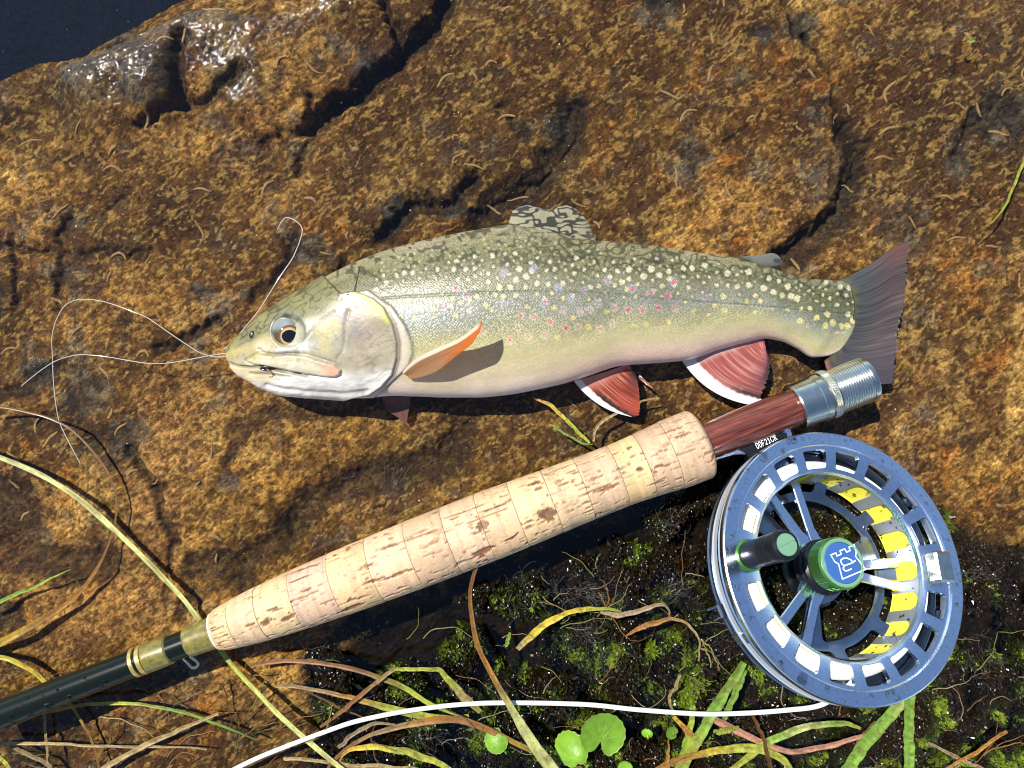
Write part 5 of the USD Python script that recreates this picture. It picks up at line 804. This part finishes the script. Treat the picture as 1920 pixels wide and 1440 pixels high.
round_leaf('largest heart shaped bright green leaf below the white line', 1130, 1376, 43, -.25, .0185, (-.12, .1))
t_ = round_leaf('crumpled pale green leaf left of the large heart leaf', 1072, 1411, 30, .5, .0175, (.5, -.35), .25, 1.25, cup=-.75)
round_leaf('small round leaf between the green blades and brown arch', 930, 1392, 22, 2.4, .0165, (.2, -.3), .3, 1.1, cup=-.5)
round_leaf('small bright leaf cut by the bottom frame edge', 1172, 1440, 14, .3, .0165, (.1, .1), .35, 1.3)
round_leaf('tiny half hidden green leaf right of the heart leaf', 1260, 1374, 12, 1.2, .0158, (-.3, .1), .3, .9)
round_leaf('little yellow green leaf bud near the white line', 1214, 1377, 10, .2, .0155, (.4, .4), .2, 1.5, cup=-.6)

# ------------------------------------------------------------------ moss: sprigs with leaflets, one mass
r3 = np.random.default_rng(21); pu = r3.uniform(480, 2000, 60000); pv = r3.uniform(840, 1500, 60000)
inside = sdist(pu + 60 * (fb(pu / 60, pv / 60, 3, 301) - .5), pv + 60 * (fb(pu / 60, pv / 60, 3, 302) - .5), MOSS)
open_ = .9 * np.exp(-(np.hypot((pu - 800) / 170, (pv - 1165) / 75)) ** 2) + .75 * np.exp(-(np.hypot((pu - 1130) / 200, (pv - 1000) / 50)) ** 2) + .6 * np.exp(-(np.hypot((pu - 1860) / 60, (pv - 1230) / 110)) ** 2) + .5 * np.exp(-(np.hypot((pu - 620) / 90, (pv - 1250) / 60)) ** 2)
cl = fb(pu / 62, pv / 62, 3, 303)
keep = (inside > 6) & (cl - .75 * open_ + .10 * np.clip((pv - 1150) / 200, -1, 1) > .23) & (r3.uniform(size=60000) < .85)
pu, pv, cl, inside = pu[keep], pv[keep], cl[keep], inside[keep]; NSP = len(pu)
g0 = ground(P(pu, pv, 0.)); hgt = np.clip(.0045 + .016 * (cl - .38) / .3 + r3.uniform(-.002, .003, NSP), .003, .019) * sm(0, 90, inside)

topz = np.clip(g0 + hgt, g0 + .0025, .0172)
NL = 15; k_ = np.arange(NL); az = k_ * 2.39996; el = np.linspace(-.15, 1.25, NL); hh_ = np.linspace(.35, 1.0, NL)
ax_t = np.stack([r3.normal(0, .28, NSP), r3.normal(0, .28, NSP), np.ones(NSP)], -1); ax_t /= np.linalg.norm(ax_t, axis=1, keepdims=True)
e1 = np.cross(ax_t, [1, 0, 0.]); e1 /= np.linalg.norm(e1, axis=1, keepdims=True); e2 = np.cross(ax_t, e1)
size = r3.uniform(.5, 1.0, NSP) ** 1.5 * r3.choice([1., 1.5, 2.0], NSP, p=[.6, .3, .1]) * .0021; stem_l = np.minimum(topz - g0 + .001, .006)
base_p = P(pu, pv, 0.); base_p = (base_p * ((H - topz) / H)[:, None]); base_p[:, 2] = topz
A_z = az[None] + r3.uniform(0, 6.28, NSP)[:, None] + r3.normal(0, .2, (NSP, NL)); E_l = el[None] + r3.normal(0, .2, (NSP, NL))
d_ = np.cos(E_l)[..., None] * (np.cos(A_z)[..., None] * e1[:, None] + np.sin(A_z)[..., None] * e2[:, None]) + np.sin(E_l)[..., None] * ax_t[:, None]
sd_ = np.cross(d_, ax_t[:, None]); sd_ /= np.linalg.norm(sd_, axis=-1, keepdims=True) + 1e-9; nm_ = np.cross(sd_, d_)
o_ = base_p[:, None] - (stem_l[:, None] * (1 - hh_)[None])[..., None] * ax_t[:, None]
Ls = size[:, None] * (1.15 - .45 * np.linspace(0, 1, NL))[None] * r3.uniform(.8, 1.2, (NSP, NL)); Ws = Ls * .26
LV = np.stack([o_, o_ + d_ * (Ls * .45)[..., None] - sd_ * Ws[..., None] + nm_ * (Ls * .10)[..., None], o_ + d_ * (Ls * .5)[..., None] - nm_ * (Ls * .02)[..., None], o_ + d_ * (Ls * .45)[..., None] + sd_ * Ws[..., None] + nm_ * (Ls * .10)[..., None], o_ + d_ * Ls[..., None] + nm_ * (Ls * .16)[..., None]], 2)
nl = NSP * NL; bi = np.arange(nl)[:, None] * 5
LF = np.concatenate([bi + np.array([0, 2, 1]), bi + np.array([0, 3, 2]), bi + np.array([1, 2, 4]), bi + np.array([2, 3, 4])])
bright = fb(pu / 34, pv / 34, 3, 310) + .10 * sm(1120, 1300, pv) + .05 * np.exp(-(np.hypot(pu - 1060, pv - 1280) / 170) ** 2) + r3.normal(0, .05, NSP)
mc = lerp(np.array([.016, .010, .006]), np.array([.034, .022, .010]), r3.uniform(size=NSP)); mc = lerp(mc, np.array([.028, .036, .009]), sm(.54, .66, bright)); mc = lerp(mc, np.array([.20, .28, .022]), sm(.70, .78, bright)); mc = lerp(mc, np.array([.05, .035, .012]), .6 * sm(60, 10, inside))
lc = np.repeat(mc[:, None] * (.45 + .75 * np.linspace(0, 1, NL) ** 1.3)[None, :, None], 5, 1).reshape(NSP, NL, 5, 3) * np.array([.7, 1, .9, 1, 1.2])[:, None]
mat('moss_leaf', {'c': COL, 'p': ('principled_bsdf', {'roughness': .22, 'ior': 1.42, 'coat_weight': .5, 'coat_roughness': .08}), 't': ('translucent_bsdf', {}), 'x': ('mix_closure', {'fac': .22})}, [('c.color', 'p.base_color'), ('c.color', 't.color'), ('p.BSDF', 'x.closure1'), ('t.BSDF', 'x.closure2')], surface='x.closure')
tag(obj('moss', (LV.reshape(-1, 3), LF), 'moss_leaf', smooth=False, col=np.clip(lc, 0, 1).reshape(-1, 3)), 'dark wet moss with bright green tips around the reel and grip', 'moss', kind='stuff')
# beads of water caught in the moss
NB = 16000; ib = r3.integers(0, NSP, NB); ic = trimesh.creation.icosphere(1, 1.0); ca0 = r3.choice([.00022, .00032, .00045, .00065], NB, p=[.4, .34, .2, .06]); cr0 = r3.uniform(.0012, .003, NB)
wn = np.stack([r3.normal(0, .33, NB), r3.normal(0, .33, NB), np.ones(NB)], -1); wn /= np.linalg.norm(wn, axis=1, keepdims=True); wa = np.cross(wn, [1, 0, 0.]); wa /= np.linalg.norm(wa, axis=1, keepdims=True); wb = np.cross(wn, wa)
bp_ = base_p[ib] + np.stack([r3.normal(0, .0009, NB), r3.normal(0, .0009, NB), r3.uniform(.0008, .0017, NB)], -1); icv = np.array(ic.vertices)
bv_ = bp_[:, None] + (ca0[:, None] * icv[None, :, 0])[..., None] * wa[:, None] + (ca0[:, None] * r3.uniform(.4, 1, (NB, 1)) * icv[None, :, 1])[..., None] * wb[:, None] + ((ca0 ** 2 / cr0)[:, None] * icv[None, :, 2])[..., None] * wn[:, None]
bf_ = (np.arange(NB)[:, None, None] * len(icv) + np.array(ic.faces)[None]).reshape(-1, 3)
plain('wet_bead', (.012, .012, .007), .30, coat=0., coat_ior=1.5, ior=1.6, specular_ior_level=.9)
tag(obj('moss_beads', (bv_.reshape(-1, 3), bf_), 'wet_bead'), 'glittering beads of water scattered over the dark moss', 'water drops', kind='stuff')

# ------------------------------------------------------------------ silt tubes on the rock (parts of it), floating specks, pale algae
r4 = np.random.default_rng(44); FISHPG = shapely.Polygon([tuple(D[i, :2]) for i in range(0, NS, 12)] + [tuple(D[i, 2:4]) for i in range(NS - 1, -1, -12)]).buffer(14)
placed = []; tries = 0
while len(placed) < 105 and tries < 9000:
    tries += 1; u, v = r4.uniform(-30, 1950), r4.uniform(-20, 1150)
    if (u > 1450 or r4.uniform() < .55) and not shapely.contains_xy(FISHPG, u, v) and sdist(np.array([u]), np.array([v]), MOSS)[0] < -25 and v > 185 - .5 * u + 40 and v + .369 * u < 1270 and not (np.hypot(u - 1583, v - 1060) < 300) and v < 780 + 400 * (u < 420) and all(abs(u - a) + abs(v - b) > 34 for a, b in placed): placed.append((u, v))
for (u, v) in placed:
    L_ = r4.uniform(10, 26) * (1.25 if r4.uniform() < .25 else 1); a = r4.uniform(0, 6.28) if u < 1500 else r4.normal(.9, .7); k1 = r4.normal(0, .9) + r4.choice([-1, 1]) * .3; s = np.linspace(-1, 1, 8); aa = a + k1 * s * .6 + .3 * np.sin(3 * s + a)
    xy = np.stack([np.cumsum(np.cos(aa)), np.cumsum(np.sin(aa))], -1) * L_ * 2 / 8; xy = xy - xy.mean(0) + [u, v]
    p_ = P(xy[:, 0], xy[:, 1], 0.0); p_[:, 2] = np.minimum.reduce([ground(p_)]) ; p_[:, 2] = .5 * p_[:, 2] + .5 * p_[:, 2].mean() - .00005
    obj('silt_tube', tube(p_, (.00036 + r4.uniform(0, .00034)) * np.array([.55, .85, 1, 1.1, 1, 1, .8, .45]), 6), 'silt', rock)
NP_ = 2300; u, v = r4.uniform(-60, 1980, NP_), r4.uniform(-60, 1500, NP_); ok = ~shapely.contains_xy(FISHPG, u, v); u, v = u[ok], v[ok]; sz = r4.choice([.00006, .00009, .00014, .00022], len(u), p=[.45, .33, .18, .04])
c0 = P(u, v, WATER_Z + .00008); oc = np.array([(1, 0, 0), (0, 1, 0), (-1, 0, 0), (0, -1, 0), (0, 0, .5), (0, 0, -.5)]); of = np.array([(0, 1, 4), (1, 2, 4), (2, 3, 4), (3, 0, 4), (1, 0, 5), (2, 1, 5), (3, 2, 5), (0, 3, 5)])
vv = c0[:, None] + sz[:, None, None] * oc[None] * r4.uniform(.6, 1.6, (len(u), 1, 3)); tag(obj('floating_specks', (vv.reshape(-1, 3), (np.arange(len(u))[:, None, None] * 6 + of[None]).reshape(-1, 3)), 'speck', smooth=False), 'pale dust specks floating on the water surface', 'specks', kind='stuff')
hp_, hc_ = [], []
for (u, v, n_, sx, sy, a0, sprd) in [(1075, 1098, 90, 26, 12, -.5, .5), (1110, 1115, 60, 20, 8, -.5, .4), (1050, 1135, 40, 14, 14, 1.2, .9), (1268, 1108, 90, 22, 12, .4, .5), (1128, 1215, 70, 22, 26, -1.0, .7), (1085, 1185, 60, 20, 8, -.3, .6), (790, 1388, 90, 26, 16, .3, 1.2), (1835, 1228, 80, 14, 24, -.9, .6), (1828, 1082, 50, 16, 12, .2, 1.0), (640, 975, 40, 8, 34, 1.2, .3), (735, 905, 24, 6, 16, 1.3, .4), (1385, 1380, 40, 16, 14, .5, 1.2), (1250, 990, 40, 18, 14, 1.0, 1.0), (980, 1120, 60, 20, 20, .9, 1.2), (915, 870, 26, 10, 22, 1.5, .4), (550, 1240, 30, 34, 26, .6, .9), (1340, 1235, 30, 20, 24, 1.0, .9)]:
    for _ in range(n_ // 2):
        a = a0 + r4.normal(0, sprd); x, y = u + r4.normal(0, sx), v + r4.normal(0, sy); L_ = r4.uniform(14, 44); s = np.linspace(-.5, .5, 8); ca_ = r4.normal(0, 1.2); aa = a + ca_ * s
        xs_, ys_ = x + np.cumsum(np.cos(aa)) * L_ / 8, y - np.cumsum(np.sin(aa)) * L_ / 8
        moss_ = v > 930; z = (r4.uniform(.0125, .0172) if moss_ else .0085) + 0 * s; hp_.append(P(xs_, ys_, z)); hc_.append(8)
bc = UsdGeom.BasisCurves.Define(stage, path_of('algae_strands')); bc.CreateTypeAttr('linear'); bc.CreatePointsAttr(Vt.Vec3fArray.FromNumpy(np.vstack(hp_).astype(np.float32))); bc.CreateCurveVertexCountsAttr(Vt.IntArray(hc_)); bc.CreateWidthsAttr(Vt.FloatArray([.00005])); bc.SetWidthsInterpolation('constant')
UsdShade.MaterialBindingAPI.Apply(bc.GetPrim()).Bind(M['algae']); tag(bc, 'pale hair like algae strands matted over the moss', 'algae', kind='stuff')

# fine dead straws tangled through the wet ground
sv_, sf_, sc2, n0 = [], [], [], 0
for _ in range(150):
    u, v = r4.uniform(380, 1960), r4.uniform(1180, 1470)
    if r4.uniform() < .3: u, v = r4.uniform(-20, 560), r4.uniform(1270, 1460)
    if r4.uniform() < .12: u, v = r4.uniform(1000, 1320), r4.uniform(1020, 1200)
    L_ = r4.uniform(25, 130); a = r4.normal(.2, .9); s_ = np.linspace(-.5, .5, 12); aa = a + r4.normal(0, 1.0) * s_ + .2 * np.sin(s_ * 14 + a * 5)
    xs_, ys_ = u + np.cumsum(np.cos(aa)) * L_ / 12, v - np.cumsum(np.sin(aa)) * L_ / 12
    zb_ = r4.uniform(.012, .0178) if sdist(np.array([u]), np.array([v]), MOSS)[0] > 20 else r4.uniform(.0065, .0095)
    tv_, tf_ = tube(P(xs_, ys_, zb_ + .0012 * np.sin(s_ * 3 + a)), r4.uniform(.00011, .00032) * np.linspace(1, .4, 12), 5); tv_ = tv_
    k_c = [straw * .7, brown_ * .8, rust * .6, grey_ * .7, yg_ * .5][r4.integers(0, 5)] * r4.uniform(.6, 1.1)
    sv_.append(tv_); sf_.append(tf_ + n0); n0 += len(tv_); sc2.append(np.broadcast_to(k_c, tv_.shape))
tag(obj('fine_straws', (np.vstack(sv_), np.vstack(sf_)), 'grass_blade', col=np.vstack(sc2)), 'fine dead straws tangled through the moss and wet ground', 'straws', kind='stuff')
